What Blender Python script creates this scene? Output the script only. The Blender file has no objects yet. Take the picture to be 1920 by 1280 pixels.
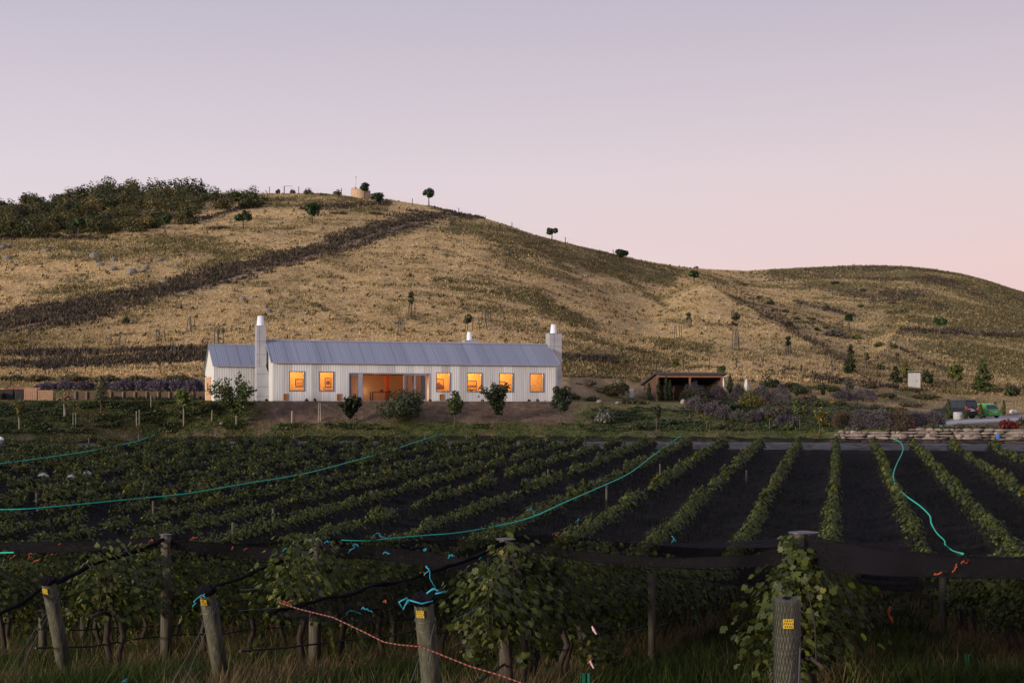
import bpy, math, random
import numpy as np
from mathutils import Vector, Matrix

# ------------------------------------------------------------------ camera, sky, sun, exposure
sc = bpy.context.scene
F = 2667.0; HZ = 765.0                      # focal length and horizon line in photo pixels (1920 x 1280)
cam = bpy.data.cameras.new('camera'); camo = bpy.data.objects.new('camera', cam)
sc.collection.objects.link(camo); sc.camera = camo
cam.sensor_width = 36.0; cam.lens = 36.0 * F / 1920.0
cam.shift_y = (HZ - 640.0) / 1920.0
cam.clip_start = 0.1; cam.clip_end = 6000
camo.location = (0, 0, 0); camo.rotation_euler = (math.radians(90), 0, 0)

SUN_EL, SUN_AZ = math.radians(9), math.radians(-128)     # low afterglow behind the viewer's left shoulder
world = bpy.data.worlds.new('World'); sc.world = world; world.use_nodes = True
nt = world.node_tree; N = nt.nodes; Lk = nt.links
bg = N['Background']
sky = N.new('ShaderNodeTexSky'); sky.sky_type = 'NISHITA'; sky.sun_disc = False
sky.sun_elevation = SUN_EL; sky.sun_rotation = SUN_AZ
skm = N.new('ShaderNodeVectorMath'); skm.operation = 'SCALE'; skm.inputs['Scale'].default_value = 0.05
Lk.new(sky.outputs[0], skm.inputs[0])
tc = N.new('ShaderNodeTexCoord'); sx = N.new('ShaderNodeSeparateXYZ'); Lk.new(tc.outputs['Generated'], sx.inputs[0])
def ramp_node(stops):
    r = N.new('ShaderNodeValToRGB'); el = r.color_ramp.elements
    while len(el) > 1: el.remove(el[-1])
    el[0].position = stops[0][0]; el[0].color = (*stops[0][1], 1)
    for p, c in stops[1:]:
        e = el.new(p); e.color = (*c, 1)
    return r
# dusk gradient opposite the set sun: pink belt low down, lavender above; two azimuth variants blended
rl = ramp_node([(0.0, (.80, .66, .68)), (.10, (.80, .68, .71)), (.16, (.74, .655, .71)), (.27, (.545, .505, .605)), (.45, (.44, .43, .60)), (1.0, (.36, .40, .62))])
rr = ramp_node([(0.0, (.84, .55, .52)), (.10, (.83, .61, .60)), (.16, (.75, .625, .65)), (.27, (.56, .50, .59)), (.45, (.44, .43, .60)), (1.0, (.36, .40, .62))])
for r in (rl, rr): Lk.new(sx.outputs['Z'], r.inputs[0])
mr = N.new('ShaderNodeMapRange'); mr.inputs[1].default_value = -.30; mr.inputs[2].default_value = .38
Lk.new(sx.outputs['X'], mr.inputs[0])
mx = N.new('ShaderNodeMix'); mx.data_type = 'RGBA'
Lk.new(mr.outputs[0], mx.inputs[0]); Lk.new(rl.outputs[0], mx.inputs[6]); Lk.new(rr.outputs[0], mx.inputs[7])
m2 = N.new('ShaderNodeMix'); m2.data_type = 'RGBA'; m2.inputs[0].default_value = .06
Lk.new(mx.outputs[2], m2.inputs[6]); Lk.new(skm.outputs[0], m2.inputs[7])
Lk.new(m2.outputs[2], bg.inputs['Color']); bg.inputs['Strength'].default_value = .95
sun = bpy.data.lights.new('sun', 'SUN'); sun.energy = 3.8; sun.angle = math.radians(12); sun.color = (1, .88, .72)
suno = bpy.data.objects.new('sun', sun); sc.collection.objects.link(suno)
_sd = Vector((math.sin(SUN_AZ) * math.cos(SUN_EL), math.cos(SUN_AZ) * math.cos(SUN_EL), math.sin(SUN_EL)))
suno.rotation_euler = _sd.to_track_quat('Z', 'Y').to_euler()
sc.view_settings.view_transform = 'Standard'; sc.view_settings.look = 'None'
sc.view_settings.exposure = 0.15; sc.view_settings.gamma = 1.0
try:
    sc.cycles.transparent_max_bounces = 32; sc.cycles.max_bounces = 6; sc.cycles.diffuse_bounces = 3
    sc.cycles.sample_clamp_indirect = 4.0; sc.cycles.caustics_reflective = False; sc.cycles.caustics_refractive = False
except Exception: pass

# ------------------------------------------------------------------ helpers
R = random.Random(11)
NP = np.random.default_rng(7)
COL = sc.collection
MATS = {}
def nodes_of(name):
    m = bpy.data.materials.new(name); m.use_nodes = True
    return m, m.node_tree.nodes, m.node_tree.links, m.node_tree.nodes['Principled BSDF']
def pm(name, c1, c2=None, scale=4.0, rough=.8, bump=0.0, bscale=None, metal=0.0, stretch=(1, 1, 1), detail=5, contrast=.25, spec=.3):
    """Principled with an object-space noise between two colours and an optional bump."""
    if name in MATS: return MATS[name]
    m, n, l, p = nodes_of(name); MATS[name] = m
    p.inputs['Roughness'].default_value = rough; p.inputs['Metallic'].default_value = metal
    p.inputs['Specular IOR Level'].default_value = spec
    t = n.new('ShaderNodeTexCoord'); mp = n.new('ShaderNodeMapping'); mp.inputs['Scale'].default_value = stretch
    l.new(t.outputs['Object'], mp.inputs[0])
    ns = n.new('ShaderNodeTexNoise'); ns.inputs['Scale'].default_value = scale; ns.inputs['Detail'].default_value = detail
    l.new(mp.outputs[0], ns.inputs['Vector'])
    rp = n.new('ShaderNodeValToRGB'); e = rp.color_ramp.elements
    e[0].position = .5 - contrast; e[1].position = .5 + contrast
    e[0].color = (*c1, 1); e[1].color = (*(c2 or tuple(x * .75 for x in c1)), 1)
    l.new(ns.outputs[0], rp.inputs[0]); l.new(rp.outputs[0], p.inputs['Base Color'])
    if bump:
        nb = n.new('ShaderNodeTexNoise'); nb.inputs['Scale'].default_value = bscale or scale * 4; nb.inputs['Detail'].default_value = 6
        l.new(mp.outputs[0], nb.inputs['Vector'])
        b = n.new('ShaderNodeBump'); b.inputs['Strength'].default_value = bump; b.inputs['Distance'].default_value = .03
        l.new(nb.outputs[0], b.inputs['Height']); l.new(b.outputs[0], p.inputs['Normal'])
    return m
def fm(name, cd, cl, transl=.3, hue=.0):
    """Foliage: per-leaf variation between two greens, some light through the leaf."""
    if name in MATS: return MATS[name]
    m, n, l, p = nodes_of(name); MATS[name] = m
    a = n.new('ShaderNodeAttribute'); a.attribute_name = 'var'
    rp = n.new('ShaderNodeValToRGB'); e = rp.color_ramp.elements
    e[0].position = .1; e[1].position = .90; e[0].color = (*cd, 1); e[1].color = (*cl, 1)
    ye = rp.color_ramp.elements.new(.997); ye.color = (min(1, cl[0] * 2.0), cl[1] * 1.35, cl[2] * 1.2, 1)
    l.new(a.outputs['Fac'], rp.inputs[0])
    oi = n.new('ShaderNodeObjectInfo'); hs = n.new('ShaderNodeHueSaturation')
    mr = n.new('ShaderNodeMapRange'); mr.inputs[3].default_value = .78; mr.inputs[4].default_value = 1.22
    l.new(oi.outputs['Random'], mr.inputs[0]); l.new(mr.outputs[0], hs.inputs['Value']); l.new(rp.outputs[0], hs.inputs['Color'])
    l.new(hs.outputs[0], p.inputs['Base Color']); p.inputs['Roughness'].default_value = .55; p.inputs['Specular IOR Level'].default_value = .35
    tr = n.new('ShaderNodeBsdfTranslucent'); l.new(hs.outputs[0], tr.inputs[0])
    ms = n.new('ShaderNodeMixShader'); ms.inputs[0].default_value = transl
    l.new(p.outputs[0], ms.inputs[1]); l.new(tr.outputs[0], ms.inputs[2]); l.new(ms.outputs[0], n['Material Output'].inputs[0])
    return m
def cm(name, rough=.9):
    """Colour straight from each tuft's own colour attribute."""
    if name in MATS: return MATS[name]
    m, n, l, p = nodes_of(name); MATS[name] = m
    a = n.new('ShaderNodeAttribute'); a.attribute_name = 'col'
    l.new(a.outputs['Color'], p.inputs['Base Color']); p.inputs['Roughness'].default_value = rough
    p.inputs['Specular IOR Level'].default_value = .1
    tr = n.new('ShaderNodeBsdfTranslucent'); l.new(a.outputs['Color'], tr.inputs[0])
    ms = n.new('ShaderNodeMixShader'); ms.inputs[0].default_value = .35
    l.new(p.outputs[0], ms.inputs[1]); l.new(tr.outputs[0], ms.inputs[2]); l.new(ms.outputs[0], n['Material Output'].inputs[0])
    return m

def tag(o, label=None, cat=None, group=None, kind=None):
    if label: o['label'] = label
    if cat: o['category'] = cat
    if group: o['group'] = group
    if kind: o['kind'] = kind
    return o
def thing(name, label, cat, loc=(0, 0, 0), rz=0.0, group=None):
    o = bpy.data.objects.new(name, None); COL.objects.link(o)
    o.empty_display_size = .2; o.location = loc; o.rotation_euler = (0, 0, rz)
    return tag(o, label, cat, group)
def link_mesh(name, me, mat, parent=None, loc=None, smooth=False):
    if mat is not None: me.materials.append(mat)
    if smooth: me.polygons.foreach_set('use_smooth', np.ones(len(me.polygons), bool))
    o = bpy.data.objects.new(name, me); COL.objects.link(o)
    if parent is not None: o.parent = parent
    if loc is not None: o.location = loc
    return o
def fast_mesh(name, verts, faces, var=None, col=None):
    """verts (n,3), faces (k,m) all of one size."""
    me = bpy.data.meshes.new(name); verts = np.asarray(verts, np.float32); faces = np.asarray(faces, np.int32)
    k, m = faces.shape
    me.vertices.add(len(verts)); me.vertices.foreach_set('co', verts.ravel())
    me.loops.add(k * m); me.loops.foreach_set('vertex_index', faces.ravel())
    me.polygons.add(k); me.polygons.foreach_set('loop_start', np.arange(0, k * m, m, dtype=np.int32))
    if var is not None:
        at = me.attributes.new('var', 'FLOAT', 'POINT'); at.data.foreach_set('value', np.asarray(var, np.float32))
    if col is not None:
        at = me.attributes.new('col', 'FLOAT_COLOR', 'POINT')
        at.data.foreach_set('color', np.hstack([col, np.ones((len(col), 1))]).astype(np.float32).ravel())
    me.update(calc_edges=True); me.validate()
    return me
class MB:
    def __init__(s): s.v = []; s.f = []
    def add(s, v, f):
        b = len(s.v); s.v += [tuple(x) for x in v]; s.f += [tuple(b + i for i in q) for q in f]; return s
    def box(s, x0, x1, y0, y1, z0, z1, M=None):
        v = [(x, y, z) for x in (x0, x1) for y in (y0, y1) for z in (z0, z1)]
        if M is not None: v = [M @ Vector(p) for p in v]
        return s.add(v, [(0, 1, 3, 2), (4, 6, 7, 5), (0, 4, 5, 1), (2, 3, 7, 6), (0, 2, 6, 4), (1, 5, 7, 3)])
    def tube(s, pts, rad, n=8, cap=True):
        pts = [Vector(p) for p in pts]
        if not hasattr(rad, '__len__'): rad = [rad] * len(pts)
        b = len(s.v); prev = None
        for i, p in enumerate(pts):
            d = (pts[min(i + 1, len(pts) - 1)] - pts[max(i - 1, 0)])
            d = d.normalized() if d.length > 1e-9 else Vector((0, 0, 1))
            a = prev if prev is not None else (Vector((1, 0, 0)) if abs(d.x) < .8 else Vector((0, 1, 0)))
            u = (a - d * a.dot(d)).normalized(); w = d.cross(u); prev = u
            for k in range(n):
                t = 2 * math.pi * k / n
                s.v.append(tuple(p + rad[i] * (math.cos(t) * u + math.sin(t) * w)))
        for i in range(len(pts) - 1):
            for k in range(n):
                k2 = (k + 1) % n
                s.f.append((b + i * n + k, b + i * n + k2, b + (i + 1) * n + k2, b + (i + 1) * n + k))
        if cap:
            s.f.append(tuple(b + k for k in range(n))[::-1]); e = b + (len(pts) - 1) * n
            s.f.append(tuple(e + k for k in range(n)))
        return s
    def prism(s, poly, axis, a, b):
        """2-D polygon extruded along an axis: axis 0 -> (x, p0, p1), 1 -> (p0, y, p1), 2 -> (p0, p1, z)."""
        def mk(p, t): return (t, p[0], p[1]) if axis == 0 else ((p[0], t, p[1]) if axis == 1 else (p[0], p[1], t))
        n = len(poly); v = [mk(p, a) for p in poly] + [mk(p, b) for p in poly]
        f = [tuple(range(n))[::-1], tuple(range(n, 2 * n))] + [(i, (i + 1) % n, n + (i + 1) % n, n + i) for i in range(n)]
        return s.add(v, f)
    def rock(s, c, r, rng, n=2, M=None):
        """Irregular stone: a cube-sphere with squashed, jittered corners."""
        g = 4; b = len(s.v); idx = {}; vs = []; fs = []
        offs = [Vector((rng.uniform(-1, 1), rng.uniform(-1, 1), rng.uniform(-1, 1))).normalized() for _ in range(7)]
        lim = [rng.uniform(.62, .95) for _ in range(7)]
        def key(p): return tuple(round(x, 5) for x in p)
        for ax in range(3):
            for sg in (-1, 1):
                for i in range(g):
                    for j in range(g):
                        q = []
                        for (di, dj) in ((0, 0), (1, 0), (1, 1), (0, 1)):
                            u = -1 + 2 * (i + di) / g; w = -1 + 2 * (j + dj) / g
                            p = [0, 0, 0]; p[ax] = sg; p[(ax + 1) % 3] = u; p[(ax + 2) % 3] = w
                            k = key(p)
                            if k not in idx:
                                d = Vector(p).normalized()
                                for o, t in zip(offs, lim):
                                    h = d.dot(o)
                                    if h > t: d = d * (t / h) if False else d - o * (h - t) * .9
                                pt = Vector((c[0] + d.x * r[0], c[1] + d.y * r[1], c[2] + d.z * r[2]))
                                idx[k] = len(vs); vs.append(tuple(M @ pt) if M else tuple(pt))
                            q.append(idx[k])
                        fs.append(tuple(q if sg > 0 else q[::-1]))
        return s.add(vs, fs)
    def build(s, name, mat, parent=None, smooth=False, loc=None, bevel=0):
        me = bpy.data.meshes.new(name); me.from_pydata(s.v, [], s.f); me.update()
        o = link_mesh(name, me, mat, parent, loc, smooth)
        if bevel:
            b = o.modifiers.new('bevel', 'BEVEL'); b.width = bevel; b.segments = 2; b.limit_method = 'ANGLE'
        return o
def lathe(mb, prof, n=20, c=(0, 0, 0)):
    b = len(mb.v); k = len(prof)
    for (r, z) in prof:
        for i in range(n):
            t = 2 * math.pi * i / n; mb.v.append((c[0] + r * math.cos(t), c[1] + r * math.sin(t), c[2] + z))
    for j in range(k - 1):
        for i in range(n):
            i2 = (i + 1) % n; mb.f.append((b + j * n + i, b + j * n + i2, b + (j + 1) * n + i2, b + (j + 1) * n + i))
    mb.f.append(tuple(b + i for i in range(n))[::-1]); mb.f.append(tuple(b + (k - 1) * n + i for i in range(n)))
    return mb
DIAMOND = np.array([(0, -.5), (.3, -.05), (0, .5), (-.3, -.05)])
LOBED = np.array([(0, -.38), (.30, -.50), (.52, -.12), (.34, .06), (.36, .36), (.12, .30), (0, .56), (-.12, .30), (-.36, .36), (-.34, .06), (-.52, -.12), (-.30, -.50)])
def leaves(c, nrm, size, outline=DIAMOND, rng=NP, var=None, up=None, fold=.12):
    """Leaf polygons at centres c with normals nrm; returns verts, faces, var."""
    c = np.asarray(c, float); n = len(c); m = len(outline)
    nrm = nrm / (np.linalg.norm(nrm, axis=1, keepdims=True) + 1e-9)
    a = rng.normal(size=(n, 3)) if up is None else up + rng.normal(size=(n, 3)) * .25
    t = a - nrm * np.sum(a * nrm, 1, keepdims=True); t /= (np.linalg.norm(t, axis=1, keepdims=True) + 1e-9)
    b = np.cross(nrm, t)
    size = np.broadcast_to(size, (n,))[:, None, None]
    o = outline
    v = c[:, None, :] + size * (o[None, :, 0, None] * b[:, None, :] + o[None, :, 1, None] * t[:, None, :]
                                - fold * np.abs(o[None, :, 0, None]) * 2 * nrm[:, None, :])
    f = np.arange(n * m).reshape(n, m)
    if var is None: var = rng.random(n)
    return v.reshape(-1, 3), f, np.repeat(np.clip(var, 0, 1), m)
def vnoise(x, y, seed=0):
    xi = np.floor(x).astype(np.int64); yi = np.floor(y).astype(np.int64); fx = x - xi; fy = y - yi
    fx = fx * fx * (3 - 2 * fx); fy = fy * fy * (3 - 2 * fy)
    def h(i, j):
        k = (i * 374761393 + j * 668265263 + seed * 2147483647) & 0xffffffff
        k = ((k ^ (k >> 13)) * 1274126177) & 0xffffffff
        return ((k ^ (k >> 16)) & 0xffff) / 65535.0
    return (h(xi, yi) * (1 - fx) + h(xi + 1, yi) * fx) * (1 - fy) + (h(xi, yi + 1) * (1 - fx) + h(xi + 1, yi + 1) * fx) * fy
def fbm(x, y, seed=0, o=4):
    s = 0; a = .5
    for i in range(o): s = s + a * vnoise(x * 2 ** i, y * 2 ** i, seed + i); a *= .5
    return s / (1 - .5 ** o)

# ------------------------------------------------------------------ the lie of the land
HA = math.radians(19.0); HU = np.array([math.cos(HA), math.sin(HA)]); HN = np.array([-math.sin(HA), math.cos(HA)])
HP = np.array([-19.65, 117.0]); HFLOOR = .62                         # front left corner of the house, its floor
_SKX = [-900, -300, 0, 250, 500, 600, 660, 720, 800, 860, 900, 950, 1000, 1050, 1100, 1150, 1200, 1250, 1300, 1350, 1400, 1450, 1500, 1550, 1600, 1650, 1700, 1750, 1800, 1850, 1900, 1950, 2200, 2800]
_SKY = [470, 405, 388, 362, 363, 363, 369, 374, 386, 399, 406, 422, 439, 452, 465, 477, 489, 497, 503, 506, 508, 505, 502, 500, 498, 497, 499, 504, 512, 525, 541, 556, 625, 690]
def f_end(px): return np.interp(px, [0, 300, 550, 900, 1280, 1920], [99, 107, 108.5, 109, 107, 101])
_PX = np.array([0, 380, 512, 1050, 1100, 1250, 1400, 1550, 1700, 1800, 1920.])
def _ytop(px):
    k = (px - 960) / F; q = HP - 1.2 * HN
    t = (k * q[1] - q[0]) / (HU[0] - k * HU[1]); return q[1] + HU[1] * t
_rb = f_end(_PX) + 3.5
_K1 = np.array([[_ytop(0), .58], [_ytop(380), .58], [_ytop(512), .58], [_ytop(1050), .58], [123.5, .5], [126, .35], [127, .1],
                [_rb[7] + 1.6, -1.75], [_rb[8] + 1.6, -1.55], [_rb[9] + 1.6, -1.5], [_rb[10] + 1.6, -1.5]])
_K2 = np.array([[126, .65], [126.5, .62], [128, .60], [134, .60], [135, .7], [147, .8], [147, 1.0], [150, .6], [150, -.6], [152, -.95], [152, -.9]])
_KB = np.array([[126.4, 1.4], [127, 1.3], [128.5, .70], [134.5, .70], [136, .9], [148, .95], [148, 1.2], [151, .75], [151, -.5], [153, -.85], [153, -.8]])
_K3 = np.array([[138, 3.05], [140, 3.1], [141, 3.1], [146, 3.2], [148, 3.2], [158, 3.14], [160, 3.0], [165, 2.9], [172, 2.3], [172, 1.6], [175, 1.7]])
def knots(px):
    """Knot distances and heights beyond the gravel road for pixel-azimuths px: arrays (k, n)."""
    px = np.asarray(px, float); i = lambda T, c: np.interp(px, _PX, T[:, c])
    y = [f_end(px) + 3.5, i(_K1, 0), i(_K2, 0), i(_KB, 0), i(_K3, 0)]; z = [np.full_like(px, -2.62), i(_K1, 1), i(_K2, 1), i(_KB, 1), i(_K3, 1)]
    yr = np.interp(px, [0, 500, 800, 1000, 1250, 1400, 1650, 1920], [290, 300, 300, 290, 320, 385, 420, 400])
    zr = (HZ - np.interp(px, _SKX, _SKY)) / F * yr
    q = .5 * np.ones_like(px)
    ym = y[4] + (yr - y[4]) * .5; zm = z[4] + (zr - z[4]) * .5
    ys = np.interp(px, [1170, 1300, 1430, 1530, 1590, 1640], [240, 255, 215, 190, 178, 178])
    zs = np.interp(px, [1170, 1300, 1430, 1530, 1590, 1640], [19.5, 23.6, 14.1, 8.2, 5.0, 4.4])
    w = np.clip((px - 1170) / 170, 0, 1) * np.clip((1780 - px) / 190, 0, 1); w = w * w * (3 - 2 * w)
    ym = ym * (1 - w) + ys * w; zm = zm * (1 - w) + zs * w
    yd = ym + (yr - ym) * .12; zd = zm + (zr - zm) * .12 - 1.3 * w      # a shallow gully behind the spur
    y += [ym, yd, yr, yr + 60, np.full_like(px, 1400.)]; z += [zm, zd, zr, zr - 7, zr * 0 - 25]
    return np.array(y), np.array(z)
def terr(X, Y):
    X, Y = np.broadcast_arrays(np.asarray(X, float), np.asarray(Y, float)); sh = X.shape; X = X.ravel(); Y = np.maximum(Y.ravel(), .5)
    px = 960 + F * X / Y; pc = np.clip(px, -2600, 4500)
    ye = f_end(pc)
    near = -2.65 - .12 * np.maximum(Y - 13, 0); far = -6.45 + .0281 * Y
    k = .22; mm = np.maximum(near, far); g = mm + k * np.log(np.exp((near - mm) / k) + np.exp((far - mm) / k))
    g = g + (fbm(X * .35, Y * .35, 3) - .5) * .16
    s = np.clip((Y - (ye - 2.2)) / 1.8, 0, 1); s = s * s * (3 - 2 * s)
    out = g * (1 - s) + (-3.05 + .43 * np.clip((Y - (ye - .4)) / 3.9, 0, 1)) * s
    ky, kz = knots(pc)
    b = Y > ky[0]
    if b.any():
        z = np.full(Y.shape, -2.62)
        for i in range(len(ky) - 1):
            t = np.clip((Y - ky[i]) / np.maximum(ky[i + 1] - ky[i], .05), 0, 1)
            z = np.where(Y > ky[i], kz[i] * (1 - t) + kz[i + 1] * t, z)
        h = np.clip((Y - ky[4]) / 25, 0, 1); fade = np.clip((ky[7] - Y) / 30, .15, 1)
        z = z + h * fade * ((fbm(X * .035, Y * .035, 9) - .5) * 2.6 + (fbm(X * .16, Y * .16, 21) - .5) * .9)
        bank = np.clip((Y - ky[0]) / 1.5, 0, 1) * np.clip((ky[1] - Y) / 1.0, 0, 1)
        z = z + bank * (fbm(X * .5, Y * .5, 5) - .5) * .45
        out = np.where(b, z, out)
    return out.reshape(sh)
def gz(x, y): return float(terr(np.array([x]), np.array([y]))[0])
_YS = np.concatenate([np.arange(9, 140, .2), np.arange(140, 520, .6)])
def ground(px, py, ymin=0, lift=0.0):
    """Where the view ray through a photo pixel meets the ground (plus lift)."""
    ys = _YS[_YS >= ymin]; k = (px - 960) / F
    d = (HZ - py) / F * ys - (terr(k * ys, ys) + lift)
    w = np.nonzero(d <= 0)[0]
    i = int(w[0]) if len(w) else int(np.argmin(np.abs(d)))
    y = ys[i]
    if i > 0 and d[i - 1] > 0 and d[i] <= 0: y = ys[i - 1] + (ys[i] - ys[i - 1]) * d[i - 1] / (d[i - 1] - d[i])
    return Vector((k * y, y, gz(k * y, y)))
def at(px, py, Y): return Vector(((px - 960) / F * Y, Y, (HZ - py) / F * Y))

# vegetation map of the slope (which plants grow where)
THYME = [[(-400, 650, 15.8), (0, 610, 15.8), (100, 591, 15.8), (200, 573, 13.7), (300, 549, 13.0), (400, 521, 13.0), (500, 495, 13.0), (600, 466, 13.0), (700, 433, 14.4), (770, 412, 13.0), (850, 400, 8.6), (905, 405, 5.0)],
         [(-400, 690, 7), (0, 686, 8), (120, 682, 8), (250, 676, 7), (390, 666, 6), (480, 670, 5)], [(-400, 672, 5), (0, 662, 5), (120, 664, 5), (250, 658, 4), (400, 652, 3)], [(1050, 668, 5.8), (1150, 677, 5.8)],
         [(1470, 610, .8), (1530, 648, 1.2), (1590, 690, 2)], [(1690, 618, 2.9), (1780, 622, 4.3), (1930, 632, 4.3)], [(1490, 566, 2.2), (1600, 592, 2.9)],
         [(1690, 655, 2.2), (1790, 705, 2.9)], [(480, 384, 3.6), (360, 415, 3.6)], [(560, 392, 3.6), (730, 380, 3.6)], [(-100, 440, 5.8), (200, 447, 2.9)], [(1530, 705, 3.6), (1680, 728, 4.3)]]
OLIVE = [[(860, 422, 14), (950, 447, 20), (1050, 482, 22), (1150, 502, 18), (1260, 522, 12)], [(500, 378, 12), (720, 388, 8)], [(300, 455, 14), (430, 475, 18)],
         [(1230, 645, 12), (1330, 652, 9)], [(1450, 512, 9), (1700, 508, 14), (1920, 565, 24)], [(660, 605, 2.5), (600, 575, 2), (540, 552, 1.6)], [(1700, 560, 14), (1930, 610, 20)],
         [(820, 530, 10), (1000, 560, 12), (1080, 600, 12)], [(0, 620, 6), (60, 660, 8)], [(1250, 575, 6), (1120, 490, 6)], [(1800, 660, 14), (1930, 690, 16)]]
TRACK = [[(-400, 662, 3), (0, 622, 3), (100, 600, 2.5), (200, 583, 2), (300, 560, 2), (400, 532, 2), (500, 505, 2.5), (600, 476, 2.5), (700, 440, 2.5), (770, 419, 2), (860, 406, 1.5)]]
def band(px, py, lines):
    best = np.full(np.shape(px), 9.0)
    for L in lines:
        for (a, b, w0), (c, d, w1) in zip(L, L[1:]):
            vx, vy = c - a, d - b; t = np.clip(((px - a) * vx + (py - b) * vy) / (vx * vx + vy * vy), 0, 1)
            dd = np.hypot(px - (a + t * vx), (py - (b + t * vy))) / (w0 + (w1 - w0) * t)
            best = np.minimum(best, dd)
    return best
def veg(X, Y, Z):
    px = 960 + F * X / Y; py = HZ - F * Z / Y
    wob = (fbm(X * .12, Y * .12, 31) - .5) * 1.3
    th = np.clip((1.45 - (band(px, py, THYME) + wob * 1.5)) * .8, 0, 1)
    ol = np.clip(1.5 - (band(px, py, OLIVE) + wob * 1.4), 0, 1)
    tk = np.clip(1.6 - (band(px, py, TRACK) + wob * .5), 0, 1) * (fbm(X * .15, Y * .15, 77) > .42)
    right = np.clip((px - 1380) / 350, 0, 1) * np.clip((py - 480) / 30, 0, 1)
    patch = np.clip((fbm(X * .055, Y * .055, 41) - .53) * 6, 0, 1)
    fine = np.clip((fbm(X * .20, Y * .30, 43) - .53) * 6, 0, 1)
    ol = np.clip(np.maximum(ol * (.55 + .9 * (fbm(X * .3, Y * .3, 47) > .45)), .75 * patch) + .55 * fine + .42 * right, 0, 1)
    th = np.clip(th + .8 * right * np.clip((fbm(X * .05, Y * .05, 55) - .55) * 6, 0, 1), 0, 1)
    return th, ol, tk
# ------------------------------------------------------------------ ground sheets
def ground_mat(name, kind):
    m, n, l, p = nodes_of(name); p.inputs['Roughness'].default_value = .95; p.inputs['Specular IOR Level'].default_value = .1
    t = n.new('ShaderNodeTexCoord')
    def noise(s, d=6):
        q = n.new('ShaderNodeTexNoise'); q.inputs['Scale'].default_value = s; q.inputs['Detail'].default_value = d
        l.new(t.outputs['Object'], q.inputs['Vector']); return q.outputs[0]
    def ramp(fac, stops):
        r = n.new('ShaderNodeValToRGB'); e = r.color_ramp.elements
        while len(e) > 1: e.remove(e[-1])
        e[0].position = stops[0][0]; e[0].color = (*stops[0][1], 1)
        for a, c in stops[1:]:
            k = e.new(a); k.color = (*c, 1)
        l.new(fac, r.inputs[0]); return r.outputs[0]
    def mix(f, a, b):
        q = n.new('ShaderNodeMix'); q.data_type = 'RGBA'
        l.new(f, q.inputs[0]); l.new(a, q.inputs[6]); l.new(b, q.inputs[7]); return q.outputs[2]
    def attr(a):
        q = n.new('ShaderNodeAttribute'); q.attribute_name = a; return q.outputs['Fac']
    if kind == 'hill':
        straw = mix(noise(.05, 5), ramp(noise(.9, 9), [(.3, (.27, .185, .085)), (.5, (.43, .30, .14)), (.7, (.57, .41, .20))]), ramp(noise(.7, 9), [(.3, (.37, .265, .13)), (.5, (.52, .375, .19)), (.7, (.65, .48, .26))]))
        olive = ramp(noise(1.3, 8), [(.3, (.085, .075, .035)), (.7, (.19, .15, .065))])
        brown = ramp(noise(1.1, 9), [(.3, (.06, .047, .038)), (.5, (.12, .09, .07)), (.7, (.22, .165, .11))])
        soil = ramp(noise(2, 6), [(.3, (.20, .13, .09)), (.7, (.32, .22, .16))])
        c = mix(attr('olive'), straw, olive); c = mix(attr('thyme'), c, brown); c = mix(attr('track'), c, soil)
    elif kind == 'bank':
        green = ramp(noise(1.2, 8), [(.3, (.035, .042, .014)), (.5, (.065, .078, .024)), (.72, (.15, .125, .06))])
        soil = ramp(noise(1.5, 9), [(.3, (.085, .056, .037)), (.6, (.145, .098, .066)), (.8, (.22, .16, .115))])
        dry = ramp(noise(1.0, 8), [(.3, (.22, .155, .075)), (.7, (.36, .25, .12))])
        c = mix(attr('soil'), green, soil); c = mix(attr('dry'), c, dry); c = mix(attr('gravel'), c, ramp(noise(6, 8), [(.3, (.30, .28, .26)), (.7, (.46, .44, .42))]))
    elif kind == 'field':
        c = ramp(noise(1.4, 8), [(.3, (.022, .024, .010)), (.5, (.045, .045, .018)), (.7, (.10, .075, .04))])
    else:
        c = ramp(noise(1.5, 9), [(.35, (.25, .235, .22)), (.5, (.44, .42, .41)), (.7, (.52, .50, .495))])
    l.new(c, p.inputs['Base Color'])
    b = n.new('ShaderNodeBump'); b.inputs['Strength'].default_value = .8; b.inputs['Distance'].default_value = .15
    l.new(noise(3 if kind != 'road' else 12, 10), b.inputs['Height']); l.new(b.outputs[0], p.inputs['Normal'])
    return m
_cols = np.concatenate([np.arange(-2600, -200, 110), np.arange(-200, 2130, 5.5), np.arange(2130, 4510, 110)]).astype(float)
_ky, _kz = knots(_cols); _ye = f_end(_cols)
def seg(a, b, n): return [a + (b - a) * i / n for i in range(n)]
near_rows = [np.full_like(_cols, y) for y in np.concatenate([[1.0, 3, 5, 7, 9], np.arange(11, 44, .7), np.arange(44, 96, 1.5)])]
field_rows = near_rows + seg(np.full_like(_cols, 96.), _ye - .4, 8) + [_ye - .4]
road_rows = seg(_ye - .4, _ky[0], 7) + [_ky[0]]
bank_rows = seg(_ky[0], _ky[1], 14) + seg(_ky[1], _ky[2], 18) + seg(_ky[2], _ky[3], 3) + seg(_ky[3], _ky[4], 14) + [_ky[4]]
hill_rows = seg(_ky[4], _ky[5], 60) + seg(_ky[5], _ky[6], 8) + seg(_ky[6], _ky[7], 56) + seg(_ky[7], _ky[8], 6) + seg(_ky[8], _ky[9], 5) + [_ky[9]]
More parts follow.
